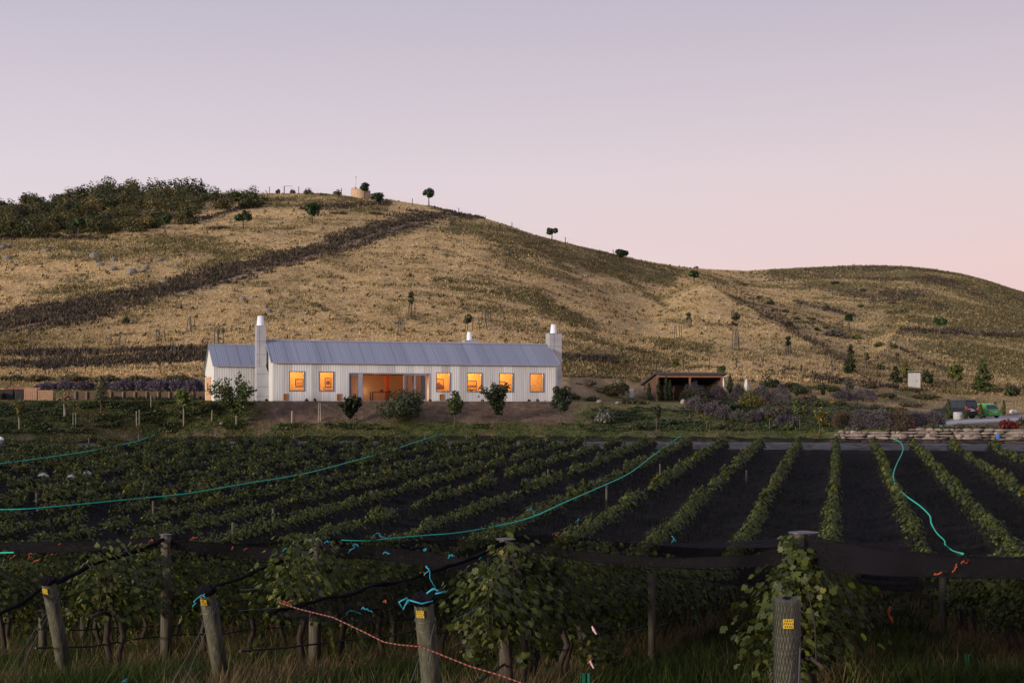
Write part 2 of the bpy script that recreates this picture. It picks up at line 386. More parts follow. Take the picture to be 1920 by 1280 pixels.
def sheet(name, rows, mat, attrs=None):
    Yg = np.array(rows); Xg = (_cols[None, :] - 960) / F * Yg; Zg = terr(Xg, Yg)
    v = np.stack([Xg, Yg, Zg], -1).reshape(-1, 3); nr, nc = Yg.shape
    i = np.arange(nr * nc).reshape(nr, nc)
    f = np.stack([i[:-1, :-1], i[:-1, 1:], i[1:, 1:], i[1:, :-1]], -1).reshape(-1, 4)
    me = fast_mesh(name, v, f)
    if attrs:
        for k, a in attrs(v[:, 0], v[:, 1], v[:, 2]).items():
            q = me.attributes.new(k, 'FLOAT', 'POINT'); q.data.foreach_set('value', np.asarray(a, np.float32))
    return link_mesh(name, me, mat, smooth=True)
def hill_attrs(X, Y, Z):
    t, o, k = veg(X, Y, Z); return {'thyme': t, 'olive': o, 'track': k}
def bank_masks(X, Y, Z):
    px = 960 + F * X / Y; py = HZ - F * Z / Y
    w = (fbm(X * .3, Y * .3, 61) - .5)
    soil = np.clip(1 - np.maximum(np.abs(px - 790) - 275, 0) / 25 + w, 0, 1) * np.clip((794 + 24 * w - py) / 6, 0, 1)
    patch = .8 * np.clip((fbm(X * .45, Y * .45, 62) - .60) * 8, 0, 1) * (py > 752)
    behind = np.clip((px - 1062) / 10, 0, 1) * np.clip((1135 - px) / 15, 0, 1) * (py < 742)
    dry = np.clip((Y - knots(px)[0][3]) / 3, 0, 1) * np.clip(.9 + 2 * w, 0, 1)
    lawn = np.clip((px - 1060) / 20, 0, 1) * np.clip((1290 - px) / 15, 0, 1) * np.clip((770 - py) / 3, 0, 1)
    gravel = np.clip((px - 1690) / 30, 0, 1) * (Y > 108) * (Y < 158)
    s = np.maximum(np.maximum(soil, .9 * patch * (1 - lawn)), behind); s = np.maximum(s, gravel * .9)
    return s, np.maximum(dry * (1 - behind), .35 * lawn), lawn
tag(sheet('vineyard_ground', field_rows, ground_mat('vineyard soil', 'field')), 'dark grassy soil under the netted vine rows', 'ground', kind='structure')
tag(sheet('gravel_road', road_rows, ground_mat('gravel', 'road')), 'pale gravel road beyond the vine row ends', 'road', kind='structure')
def bank_attrs(X, Y, Z):
    s, d, _ = bank_masks(X, Y, Z); px = 960 + F * X / Y; py = HZ - F * Z / Y
    gv = np.clip(1.6 - band(px, py, DRIVE) + (fbm(X, Y, 66) - .5), 0, 1); return {'soil': s, 'dry': d, 'gravel': gv}
DRIVE = [[(1690, 803, 2), (1760, 797, 3), (1800, 789, 4.5), (1870, 785, 4), (1980, 782, 4)]]
tag(sheet('garden_bank', bank_rows, ground_mat('bank soil', 'bank'), bank_attrs), 'green and brown bank and terrace round the house', 'ground', kind='structure')
tag(sheet('hill', hill_rows, ground_mat('hill grass', 'hill'), hill_attrs), 'straw coloured grassy hill behind the house', 'hill', kind='structure')

# ------------------------------------------------------------------ grass (nobody could count it)
def tufts(name, X, Y, h, w, col, label, lean=.35, nb=2):
    n = len(X); Z = terr(X, Y); V = []; C = []
    for b in range(nb):
        a = NP.random(n) * math.pi * 2; hh = h * NP.uniform(.6, 1.25, n)
        dx = np.cos(a) * w * .5; dy = np.sin(a) * w * .5
        lx = NP.normal(size=n) * lean * hh + .12 * hh; ly = NP.normal(size=n) * lean * hh
        ox = NP.normal(size=n) * w * .5; oy = NP.normal(size=n) * w * .5
        p = np.stack([np.stack([X + ox - dx, Y + oy - dy, Z - .04], -1), np.stack([X + ox + dx, Y + oy + dy, Z - .04], -1), np.stack([X + ox + lx, Y + oy + ly, Z + hh], -1)], 1)
        V.append(p.reshape(-1, 3)); C.append(np.repeat(np.clip(col * NP.uniform(.75, 1.2, (n, 1)), 0, 1), 3, 0))
    V = np.concatenate(V); C = np.concatenate(C)
    o = link_mesh(name, fast_mesh(name, V, np.arange(len(V)).reshape(-1, 3), col=C), cm('grass blade'))
    return tag(o, label, 'grass', kind='stuff')
def lerp(a, b, t): return np.asarray(a)[None] * (1 - t[:, None]) + np.asarray(b)[None] * t[:, None]
n = 330000
px = NP.uniform(-120, 2040, n); ky, kz = knots(px); u = NP.random(n) ** 1.25
Yh = ky[4] + (ky[7] + 3 - ky[4]) * u; Xh = (px - 960) / F * Yh
th, ol, tk = veg(Xh, Yh, terr(Xh, Yh))
keep = NP.random(n) > tk * .9
Xh, Yh, th, ol = Xh[keep], Yh[keep], th[keep], ol[keep]
isth = NP.random(len(Xh)) < th * (.38 + .45 * (fbm(Xh * .3, Yh * .3, 37) > .48))
v = NP.random(len(Xh))
cs = lerp((.34, .235, .11), (.68, .50, .265), v) * (.55 + .85 * fbm(Xh * .05 + Yh * .02, Yh * .09 - Xh * .02, 91))[:, None]; co = lerp((.085, .08, .03), (.22, .175, .075), v)
cg = np.where((NP.random(len(Xh)) < ol * .85)[:, None], co, cs)
g = ~isth
tufts('hill_grass', Xh[g], Yh[g], .10 + .17 * NP.random(g.sum()) ** 2 + .12 * ol[g], .13, cg[g], 'dry straw and olive grass all over the hill')
v2 = NP.random(isth.sum())
tufts('thyme_scrub', Xh[isth], Yh[isth], .20 + .38 * NP.random(isth.sum()) ** 1.5, .36, lerp((.042, .034, .027), (.135, .105, .075), v2), 'low dark brown scrub along the hill track and foot', nb=3)
n = 14000; px = NP.uniform(-120, 2040, n); ky, kz = knots(px); u = NP.random(n) ** 1.2; Yt = ky[4] + (ky[7] - ky[4]) * u; Xt = (px - 960) / F * Yt
th, ol, tk = veg(Xt, Yt, terr(Xt, Yt)); v = NP.random(n); kk = NP.random(n) < .35 + .6 * ol
tufts('tussocks', Xt[kk], Yt[kk], .18 + .30 * NP.random(kk.sum()) ** 2, .34, lerp((.07, .06, .028), (.23, .165, .075), v[kk] ** 1.5), 'darker olive and brown tussocks dotted over the dry hill', nb=4)
n = 85000
px = NP.uniform(-60, 1990, n); ky, kz = knots(px); u = NP.random(n)
Yb = np.where(NP.random(n) < .62, ky[0] + (ky[1] - ky[0]) * u, ky[1] + (ky[4] - ky[1]) * u); Xb = (px - 960) / F * Yb
s, d, lw = bank_masks(Xb, Yb, terr(Xb, Yb))
# nothing grows inside the house or under the drive
ht = (Xb - HP[0]) * HU[0] + (Yb - HP[1]) * HU[1]; hs = (Xb - HP[0]) * HN[0] + (Yb - HP[1]) * HN[1]
inh = (ht > -5) & (ht < 26.5) & (hs > -.6) & (hs < 10) | (px > 1540) & (Yb < f_end(px) + 7) | (px > 1690) & (Yb > 106) & (Yb < 157)
k = (NP.random(n) > s * .985) & ~inh
Xb, Yb, d, lw = Xb[k], Yb[k], d[k], lw[k]; v = NP.random(len(Xb))
cg = np.where((NP.random(len(Xb)) < d)[:, None], lerp((.25, .17, .075), (.45, .32, .15), v), np.where((fbm(Xb * .5, Yb * .5, 93) > .55)[:, None], lerp((.08, .07, .03), (.20, .15, .07), v), lerp((.035, .048, .014), (.115, .135, .036), v)))
backz = np.clip((Yb - knots(960 + F * Xb / Yb)[0][3]) / 2, 0, 1)
tufts('bank_grass', Xb, Yb, np.where(lw > .3, .03, .03 + .11 * NP.random(len(Xb)) ** 3 + backz * (.06 + .20 * NP.random(len(Xb)) ** 2)), .11, cg, 'short green and dry grass on the bank and terrace')
n = 34000; SPC_ = 2.62
Yf = 11.5 + 88 * NP.random(n) ** 2.6; px = NP.uniform(-80, 2000, n); Xf = (px - 960) / F * Yf
v = NP.random(n); ph = ((.974 * Xf - .225 * Yf + .3) / SPC_ + .5) % 1 - .5; pt = fbm(Xf * .8, Yf * .8, 71) * .6 + .46 * np.exp(-(ph / .17) ** 2) + .08
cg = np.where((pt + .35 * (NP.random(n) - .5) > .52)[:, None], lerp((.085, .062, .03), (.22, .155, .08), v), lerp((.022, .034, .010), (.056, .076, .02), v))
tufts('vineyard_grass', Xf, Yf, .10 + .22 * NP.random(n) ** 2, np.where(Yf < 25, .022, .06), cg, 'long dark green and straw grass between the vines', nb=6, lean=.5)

# ------------------------------------------------------------------ trees, shrubs, mounds
def shell_points(n, rx, ry, rz, rng, inner=.45):
    d = rng.normal(size=(n, 3)); d /= np.linalg.norm(d, axis=1, keepdims=True)
    r = inner + (1 - inner) * rng.random((n, 1)) ** .5
    return d * r * np.array([rx, ry, rz]), d
def crown_mesh(kind, w, h, n, size, rng):
    """Leaf crown standing on z = 0..h, width w."""
    C = []; D = []
    if kind in ('round', 'umbrella', 'oval'):
        k = 11 if kind != 'umbrella' else 14
        for _ in range(k):
            t = rng.uniform(-1, 1, 3); t /= max(1, np.linalg.norm(t) * 1.05)
            c0 = np.array([t[0] * w * .34, t[1] * w * .34, h * (.5 + t[2] * .33)])
            if kind == 'umbrella': c0[2] = h * (.35 + .35 * (1 - (abs(t[0]) + abs(t[1])) * .5) + .12 * t[2])
            r = w * rng.uniform(.16, .28)
            p, d = shell_points(n // k, r, r, min(r, h * .33), rng); C.append(p + c0); D.append(d + np.array([0, 0, .4]))
    elif kind == 'vase':
        k = 15
        for i in range(k):
            a = rng.uniform(0, 2 * math.pi); tilt = rng.uniform(.12, 1.0); hh = h * rng.uniform(.65, 1.0) * (1.05 - .28 * tilt)
            t = rng.random(n // k) ** .75
            rad = t * w * .5 * tilt * (.7 + .3 * t)
            p = np.stack([np.cos(a) * rad, np.sin(a) * rad, t * hh], -1) + rng.normal(size=(len(t), 3)) * np.array([.036 * w, .036 * w, .03 * h])
            C.append(p); D.append(rng.normal(size=p.shape) + np.array([0, 0, .5]))
    elif kind == 'cone':
        k = 26
        for i in range(k):
            t = i / k; a = rng.uniform(0, 2 * math.pi); rad = (1 - t) ** .85 * w * .5 * rng.uniform(.75, 1.15) + .02
            m = max(4, int(n / k * (1.5 - t))); q = rng.random(m)
            p = np.stack([np.cos(a + rng.normal(size=m) * .5) * rad * q ** .5, np.sin(a + rng.normal(size=m) * .5) * rad * q ** .5, t * h * .96 + .25 * h / k - q * .05 * h + rng.normal(size=m) * .02 * h], -1)
            p[:, :2] += rng.normal(size=(m, 2)) * .04 * w
            C.append(p); D.append(np.stack([np.cos(a) + 0 * q, np.sin(a) + 0 * q, .8 + 0 * q], -1) + .6 * rng.normal(size=(m, 3)))
    elif kind == 'column':
        t = rng.random(n); a = rng.uniform(0, 2 * math.pi, n); prof = np.clip(np.minimum(t * 6, 1) * (1 - t ** 3 * .85), .05, 1)
        rad = w * .5 * prof * np.sqrt(rng.uniform(.35, 1, n)) * (1 + .25 * np.sin(a * 3 + t * 9))
        C.append(np.stack([np.cos(a) * rad, np.sin(a) * rad, t * h], -1)); D.append(np.stack([np.cos(a), np.sin(a), .5 + 0 * a], -1))
    elif kind == 'mound':
        d = rng.normal(size=(n, 3)); d[:, 2] = np.abs(d[:, 2]); d /= np.linalg.norm(d, axis=1, keepdims=True)
        bump = 1 + .13 * np.sin(d[:, 0] * 7 + 2) * np.cos(d[:, 1] * 6) + rng.normal(size=n) * .05
        C.append(d * np.array([w * .5, w * .5, h * .95]) * (bump * rng.uniform(.8, 1.0, n))[:, None]); D.append(d)
    elif kind == 'shrub':
        k = 12
        for i in range(k):
            a = rng.uniform(0, 2 * math.pi); rr = w * .34 * math.sqrt(rng.random()); hh = h * rng.uniform(.45, 1.0) * (1 - .45 * rr / (w * .34))
            r = w * rng.uniform(.13, .24)
            t = rng.random(n // k) ** .6
            p, d = shell_points(n // k, r, r, hh * .5, rng, .3); p[:, 2] += hh * .5
            C.append(p + np.array([math.cos(a) * rr, math.sin(a) * rr, 0])); D.append(d + np.array([0, 0, .3]))
    C = np.concatenate(C); D = np.concatenate(D); D = D + rng.normal(size=D.shape) * .45
    up = None; out = DIAMOND; fold = .12
    if kind == 'mound':
        up = D.copy(); D = rng.normal(size=D.shape); out = DIAMOND * np.array([.55, 1.5]); fold = 0
    C[:, 2] = np.maximum(C[:, 2], .02)
    return leaves(C, D, size * rng.uniform(.7, 1.3, len(C)), out, rng, up=up, fold=fold)
LEAF = dict(
    dark=((.018, .028, .010), (.05, .068, .022)), mid=((.030, .042, .012), (.085, .105, .028)), fresh=((.045, .065, .012), (.135, .16, .03)),
    yellow=((.06, .065, .016), (.18, .16, .036)), pine=((.014, .030, .010), (.045, .085, .022)), olive=((.035, .038, .014), (.10, .10, .035)),
    grey=((.055, .058, .042), (.15, .15, .115)), brown=((.05, .035, .022), (.13, .09, .05)), lavender=((.055, .048, .052), (.15, .13, .135)),
    violet=((.055, .042, .062), (.15, .125, .165)), red=((.06, .010, .010), (.24, .022, .02)), bush=((.020, .028, .008), (.075, .085, .022)),
    orange=((.32, .16, .02), (.6, .33, .03)), scrub=((.040, .036, .014), (.10, .088, .028)))
def lm(k): return fm('leaves ' + k, *LEAF[k])
BARK = lambda: pm('bark', (.12, .095, .075), (.05, .04, .032), 6, .9, .5, stretch=(1, 1, .25))
PALEBARK = lambda: pm('pale bark', (.30, .26, .21), (.18, .15, .12), 6, .9, .3, stretch=(1, 1, .25))
def plant(name, label, cat, px, pyb, pyt, wpx, kind, mat, n=500, leaf=.16, trunk=0.0, group=None, Y=None, seed=None, bark=None, tr=.035, lean=0.0, cpart='crown', crown_from=None):
    """A plant whose foot is at (px, pyb) and top at pyt in the photograph; trunk = bare fraction of the height."""
    rng = np.random.default_rng(seed if seed is not None else int(px * 31 + pyb * 7) & 0xffff)
    g = ground(px, pyb) if Y is None else Vector(((px - 960) / F * Y, Y, gz((px - 960) / F * Y, Y)))
    s = g.y / F; H = (HZ - pyt) / F * g.y - g.z; H = max(H, .25); w = wpx * s
    t = thing(name, label, cat, g, R.uniform(0, 6.28), group)
    z0 = H * trunk; hc = H - z0
    if trunk > 0 or kind in ('vase', 'round', 'umbrella', 'oval'):
        mb = MB(); top = z0 + hc * (.55 if kind in ('umbrella', 'round', 'oval') else .25)
        r0 = max(tr, H * .012)
        mb.tube([(0, 0, -.12), (lean * .3, 0, top * .4), (lean, 0, top)], [r0 * 1.25, r0, r0 * .6], 7)
        for i in range(5 if kind != 'column' else 0):
            a = i * 1.26 + R.random(); q = .35 * w * R.uniform(.6, 1.0)
            zt = z0 + hc * R.uniform(.45, .8)
            mb.tube([(lean * .8, 0, z0 * .9 + .02), (math.cos(a) * q * .5, math.sin(a) * q * .5, z0 + (zt - z0) * .6), (math.cos(a) * q, math.sin(a) * q, zt)], [r0 * .55, r0 * .4, r0 * .15], 5)
        mb.build('trunk', bark or BARK(), t, True)
    if g.y < 190: n = int(n * 1.7); leaf *= 1.4
    V, Fc, va = crown_mesh(kind, w, hc, n, leaf, rng); V[:, 2] += z0
    if lean: V[:, 0] += lean
    link_mesh(cpart, fast_mesh(cpart, V, Fc, var=va), lm(mat) if isinstance(mat, str) else mat, t)
    return t
# ------------------------------------------------------------------ the farmhouse
def px2t(px, s=0.0):
    k = (px - 960) / F; q = HP + HN * s
    return (k * q[1] - q[0]) / (HU[0] - k * HU[1])
def iron(name, base, seam, light=.12, rough=.45, metal=.25, rib=0.0, band=.8):
    """Corrugated galvanised sheet: tone steps from sheet to sheet, ribs as bump, weather streaks."""
    m, n, l, p = nodes_of(name)
    t = n.new('ShaderNodeTexCoord'); s = n.new('ShaderNodeSeparateXYZ'); l.new(t.outputs['Object'], s.inputs[0])
    d = n.new('ShaderNodeMath'); d.operation = 'DIVIDE'; d.inputs[1].default_value = band; l.new(s.outputs['X'], d.inputs[0])
    fl = n.new('ShaderNodeMath'); fl.operation = 'FLOOR'; l.new(d.outputs[0], fl.inputs[0])
    wn = n.new('ShaderNodeTexWhiteNoise'); wn.noise_dimensions = '1D'; l.new(fl.outputs[0], wn.inputs['W'])
    mp = n.new('ShaderNodeMapping'); mp.inputs['Scale'].default_value = (7, 7, .35); l.new(t.outputs['Object'], mp.inputs[0])
    st = n.new('ShaderNodeTexNoise'); st.inputs['Scale'].default_value = 1.2; st.inputs['Detail'].default_value = 6; l.new(mp.outputs[0], st.inputs['Vector'])
    a = n.new('ShaderNodeMath'); a.operation = 'MULTIPLY_ADD'; a.inputs[1].default_value = .45; l.new(wn.outputs['Value'], a.inputs[0]); 
    b = n.new('ShaderNodeMath'); b.operation = 'MULTIPLY'; b.inputs[1].default_value = .55; l.new(st.outputs[0], b.inputs[0]); l.new(b.outputs[0], a.inputs[2])
    r = n.new('ShaderNodeValToRGB'); e = r.color_ramp.elements; e[0].position = .15; e[1].position = .85
    e[0].color = (*[x * (1 - light) for x in base], 1); e[1].color = (*[min(1, x * (1 + light)) for x in base], 1)
    l.new(a.outputs[0], r.inputs[0])
    w = n.new('ShaderNodeTexWave'); w.wave_type = 'BANDS'; w.bands_direction = 'X'; w.inputs['Scale'].default_value = rib; w.inputs['Distortion'].default_value = 0
    l.new(t.outputs['Object'], w.inputs['Vector'])
    bp = n.new('ShaderNodeBump'); bp.inputs['Strength'].default_value = .3; bp.inputs['Distance'].default_value = .03
    l.new(w.outputs['Fac'], bp.inputs['Height'])
    if rib: l.new(bp.outputs[0], p.inputs['Normal'])
    l.new(r.outputs[0], p.inputs['Base Color']); p.inputs['Roughness'].default_value = rough; p.inputs['Metallic'].default_value = metal
    return m
WALL = iron('pale ribbed iron wall', (.60, .585, .565), 0, .36, .5, .0, rib=1.55, band=.8)
ROOF = iron('blue grey roof iron', (.275, .285, .335), 0, .16, .4, .35, rib=1.6, band=.9)
CHIM = pm('chimney metal', (.50, .50, .51), (.36, .37, .39), 1.2, .35, .12, 3, metal=.35)
SEAM = pm('dull flashing', (.27, .27, .29), (.22, .22, .24), 3, .6)
POT = pm('flue cowl metal', (.86, .86, .87), (.74, .75, .77), 2, .3, metal=.2)
FRAME = pm('grey window frame', (.16, .16, .18), (.13, .13, .15), 3, .5)
TRIM = pm('light steel trim', (.36, .37, .42), (.30, .31, .35), 3, .4, metal=.3)
CEDAR = pm('orange timber', (.42, .17, .06), (.30, .11, .035), 3, .6, .3, stretch=(6, 6, .5))
DOORW = pm('pale pine boards', (.55, .33, .19), (.42, .24, .13), 4, .7, .3, stretch=(5, 5, .4))
PLAST = pm('warm plaster', (.78, .56, .30), (.72, .50, .26), 2, .9)
PLAST2 = pm('terracotta plaster', (.40, .30, .24), (.34, .25, .20), 1, .9)
REDC = pm('red painted beam', (.50, .10, .02), (.44, .08, .015), 2, .6)
FLOORM = pm('concrete floor', (.25, .18, .13), (.20, .14, .10), 2, .4)
def glass_mat():
    m, n, l, p = nodes_of('window glass')
    tr = n.new('ShaderNodeBsdfTransparent'); tr.inputs[0].default_value = (.93, .95, .94, 1)
    gl = n.new('ShaderNodeBsdfGlossy'); gl.inputs['Roughness'].default_value = .03
    fr = n.new('ShaderNodeFresnel'); fr.inputs[0].default_value = 1.45
    ms = n.new('ShaderNodeMixShader'); l.new(fr.outputs[0], ms.inputs[0]); l.new(tr.outputs[0], ms.inputs[1]); l.new(gl.outputs[0], ms.inputs[2])
    l.new(ms.outputs[0], n['Material Output'].inputs[0]); return m
GLASS = glass_mat()
HL, HW, EAVE, RIDGE = 25.05, 5.4, 3.2, 4.98
house = thing('farmhouse', 'long low farmhouse of pale ribbed iron with metal chimneys and lit windows', 'house', (HP[0], HP[1], HFLOOR), HA)
WIN = [(543.5, 569), (600, 624.3), (818.8, 842.6), (877, 902), (937, 960.6), (994.5, 1018)]
wins = [(px2t(a), px2t(b), .86, 2.36) for a, b in WIN]
D0, D1, DZ = px2t(653.5), px2t(806), 2.36
def holed_wall(mb, L, H, holes, th):
    """Wall in the x-z plane at y 0..th with rectangular openings."""
    xs = sorted({0, L, *[h[0] for h in holes], *[h[1] for h in holes]}); zs = sorted({-.5, H, *[h[2] for h in holes], *[h[3] for h in holes]})
    for x0, x1 in zip(xs, xs[1:]):
        for z0, z1 in zip(zs, zs[1:]):
            cx, cz = (x0 + x1) / 2, (z0 + z1) / 2
            if any(h[0] < cx < h[1] and h[2] < cz < h[3] for h in holes): continue
            mb.add([(x0, 0, z0), (x1, 0, z0), (x1, 0, z1), (x0, 0, z1)], [(0, 1, 2, 3)])
            mb.add([(x0, th, z0), (x1, th, z0), (x1, th, z1), (x0, th, z1)], [(3, 2, 1, 0)])
    for a, b, c, d in holes:
        mb.add([(a, 0, c), (a, th, c), (a, th, d), (a, 0, d), (b, 0, c), (b, th, c), (b, th, d), (b, 0, d)],
               [(0, 1, 2, 3), (4, 7, 6, 5), (0, 4, 5, 1), (3, 2, 6, 7)])
vents = [(px2t(a), px2t(b)) for a, b in ((531.5, 539), (631.5, 640), (824, 831.5))]
mb = MB(); holed_wall(mb, HL, EAVE, wins + [(D0, D1, 0.0, DZ)], .16)
for x in (0.0, HL - .16):
    mb.prism([(.16, -.5), (HW, -.5), (HW, EAVE), (HW / 2, RIDGE - .02), (.16, EAVE + .09)], 0, x, x + .16)
mb.box(.16, HL - .16, HW - .16, HW - .002, -.5, EAVE)
w_ = mb.build('wall', WALL, house)
mb = MB()
def roofpair(mb, x0, x1, ya, za, yr, zr, yb, zb, th=.07, ov=.16, step=.92):
    for (y, z) in ((ya, za), (yb, zb)):
        dy, dz = y - yr, z - zr; Ln = math.hypot(dy, dz); ey, ez = dy / Ln, dz / Ln
        y1, z1 = y + ey * ov, z + ez * ov; ny, nz = (-ez, ey) if ey > 0 else (ez, -ey)
        if nz < 0: ny, nz = -ny, -nz
        mb.prism([(yr, zr), (y1, z1), (y1 + ny * th, z1 + nz * th), (yr, zr + th * 1.2)], 0, x0, x1)
        k = 0; x = x0 + .45
        while x < x1 - .2:                                   # raised sheet laps
            q = th + .022
            mb.prism([(yr, zr + th * 1.2 + .002), (y1, z1 + nz * th), (y1 + ny * q, z1 + nz * q), (yr, zr + q * 1.2)], 0, x, x + .035); x += step
roofpair(mb, -.18, HL + .18, 0, EAVE, HW / 2, RIDGE, HW, EAVE)
roof = mb.build('roof', ROOF, house)
mb = MB(); mb.tube([(-.2, HW / 2, RIDGE + .09), (HL + .2, HW / 2, RIDGE + .09)], .09, 8); mb.build('ridge_cap', TRIM, roof)
mb = MB(); mb.box(-.05, HL + .05, -.20, -.12, EAVE - .13, EAVE - .03); mb.build('gutter', TRIM, roof)
for x in (-.215, HL + .18):
    mb = MB(); mb.prism([(-.12, EAVE - .12), (HW / 2, RIDGE - .1), (HW / 2, RIDGE + .10), (-.12, EAVE + .05)], 0, x, x + .035); mb.build('barge_board', TRIM, roof)
# windows
for (a, b, c, d) in wins:
    mb = MB(); f = .075
    mb.box(a - f, b + f, -.045, .05, d, d + f); mb.box(a - f, b + f, -.06, .05, c - f, c)
    mb.box(a - f, a, -.045, .05, c, d); mb.box(b, b + f, -.045, .05, c, d)
    w = mb.build('window', FRAME, house)
    mb = MB(); mb.box(a + .002, b - .002, .085, .097, c + .002, d - .002); mb.build('pane', GLASS, w)
# vents at the foot of the wall
for a, b in vents:
    mb = MB(); mb.box(a, b, -.05, -.003, .02, .10); mb.box(a, a + .06, -.05, -.003, .1, .52); mb.box(b - .06, b, -.05, -.003, .1, .52); mb.box(a, b, -.05, -.003, .52, .58)
    mb.box(a + .06, b - .06, -.02, -.003, .1, .52); mb.build('vent_hatch', CEDAR, house)
# glazed door recess
dd = lambda px: px2t(px)
mb = MB(); mb.box(D0 + .002, D1 - .002, -.03, .12, DZ - .09, DZ - .003); mb.box(D0 + .002, D0 + .075, -.03, .12, .02, DZ - .09); mb.box(D1 - .075, D1 - .002, -.03, .12, .02, DZ - .09)
mb.box(dd(672), dd(680), -.035, .13, .02, DZ - .09); mb.build('door_frame', TRIM, house)
mb = MB(); a, b = dd(657), dd(672)
mb.box(a, a + .07, .02, .07, .02, DZ - .1); mb.box(b - .07, b, .02, .07, .02, DZ - .1); mb.box(a + .07, b - .07, .02, .07, DZ - .22, DZ - .1); mb.box(a + .07, b - .07, .02, .07, .02, .12)
dr = mb.build('glazed_door', FRAME, house)
mb = MB(); mb.box(a + .07, b - .07, .04, .05, .12, DZ - .22); mb.build('pane', GLASS, dr)
mb = MB(); mb.box(b - .05, b - .02, -.02, .018, .95, 1.15); mb.build('handle', TRIM, dr)
for a, b, y in ((dd(757), dd(779), .09), (dd(778), dd(800), .03)):
    mb = MB()
    mb.box(a, a + .07, y, y + .05, .02, DZ - .1); mb.box(b - .07, b, y, y + .05, .02, DZ - .1); mb.box(a + .07, b - .07, y, y + .05, DZ - .19, DZ - .1); mb.box(a + .07, b - .07, y, y + .05, .02, .12)
    sd = mb.build('sliding_door', TRIM, house)
    mb = MB(); mb.box(a + .07, b - .07, y + .02, y + .03, .12, DZ - .19); mb.build('pane', GLASS, sd)
mb = MB(); mb.tube([(HL - .25, -.16, EAVE - .1), (HL - .25, -.08, EAVE - .4), (HL - .25, -.08, .02)], .045, 8); mb.build('downpipe', TRIM, house)
# rooms
mb = MB(); mb.box(.17, HL - .17, .165, HW - .165, -.1, -.005); mb.box(D0, D1, -.5, .164, -.1, -.012); mb.build('floor', FLOORM, house)
mb = MB(); mb.box(.17, HL - .17, .165, HW - .165, 2.74, 2.80); mb.build('ceiling', PLAST, house)
parts_t = [px2t(584), px2t(640), px2t(812), px2t(860), px2t(919), px2t(977)]
for t in parts_t: mb = MB(); mb.box(t, t + .12, .17, HW - .17, 0, 2.738); mb.build('partition', PLAST, house)
for a, b in ((.17, parts_t[0]), (parts_t[0] + .12, parts_t[1]), (parts_t[2] + .12, parts_t[3]), (parts_t[3] + .12, parts_t[4]), (parts_t[4] + .12, parts_t[5]), (parts_t[5] + .12, HL - .17)):
    mb = MB(); mb.box(a + .002, b - .002, 2.55, 2.67, 0, 2.737); mb.build('partition', PLAST, house)
a, b = parts_t[1] + .125, parts_t[2] - .005
mb = MB(); mb.box(a, b, 4.3, 4.42, 0, 2.738); mb.build('back_wall', PLAST2, house)
for q in ((a, b, 1.2, 1.38, 2.22, 2.737), (dd(737), dd(737) + .28, 2.6, 2.85, 0, 2.22), (dd(692), dd(692) + .1, 2.6, 2.7, 0, 2.22)): mb = MB(); mb.box(*q); mb.build('timber_beam', REDC, house)
for q in ((dd(657.5), dd(661.5), .5, 1.7, 0, 2.1), (dd(781), dd(784), 1.5, 1.6, 0, 2.2), (dd(786), dd(788.5), 1.5, 1.6, 0, 2.2)): mb = MB(); mb.box(*q); mb.build('cupboard_door', CEDAR, house)
CURT = pm('teal curtain', (.20, .30, .30), (.14, .22, .22), 6, .9, stretch=(8, 8, .3))
for a_, b_ in ((dd(763), dd(765.5)), (dd(790), dd(799))):
    mb = MB(); k = 9
    for i in range(k):
        x = a_ + (b_ - a_) * i / k; mb.box(x, x + (b_ - a_) / k * .98, .22 + .05 * (i % 2), .27 + .05 * (i % 2), .05, 2.2)
    mb.build('curtain', CURT, house)
def lamp(x, y, z, e, c):
    L = bpy.data.lights.new('ceiling lamp', 'POINT'); L.energy = e; L.color = c; L.shadow_soft_size = .12
    o = bpy.data.objects.new('ceiling_lamp', L); COL.objects.link(o); o.parent = house; o.location = (x, y, z)
WARM = (1, .50, .13)
rooms = [.17] + parts_t
for (a, b, c, d), e in zip(wins, (112, 100, 124, 150, 128, 92)): lamp((a + b) / 2 + .1, 1.15, 2.5, e, WARM)
lamp(dd(716), 2.0, 1.75, 38, (1, .42, .13)); lamp(dd(702), 3.7, .9, 12, (1, .62, .28)); lamp(dd(793), 2.6, 1.9, 22, (1, .45, .15)); lamp(dd(663), 2.2, 1.7, 16, (1, .40, .12))
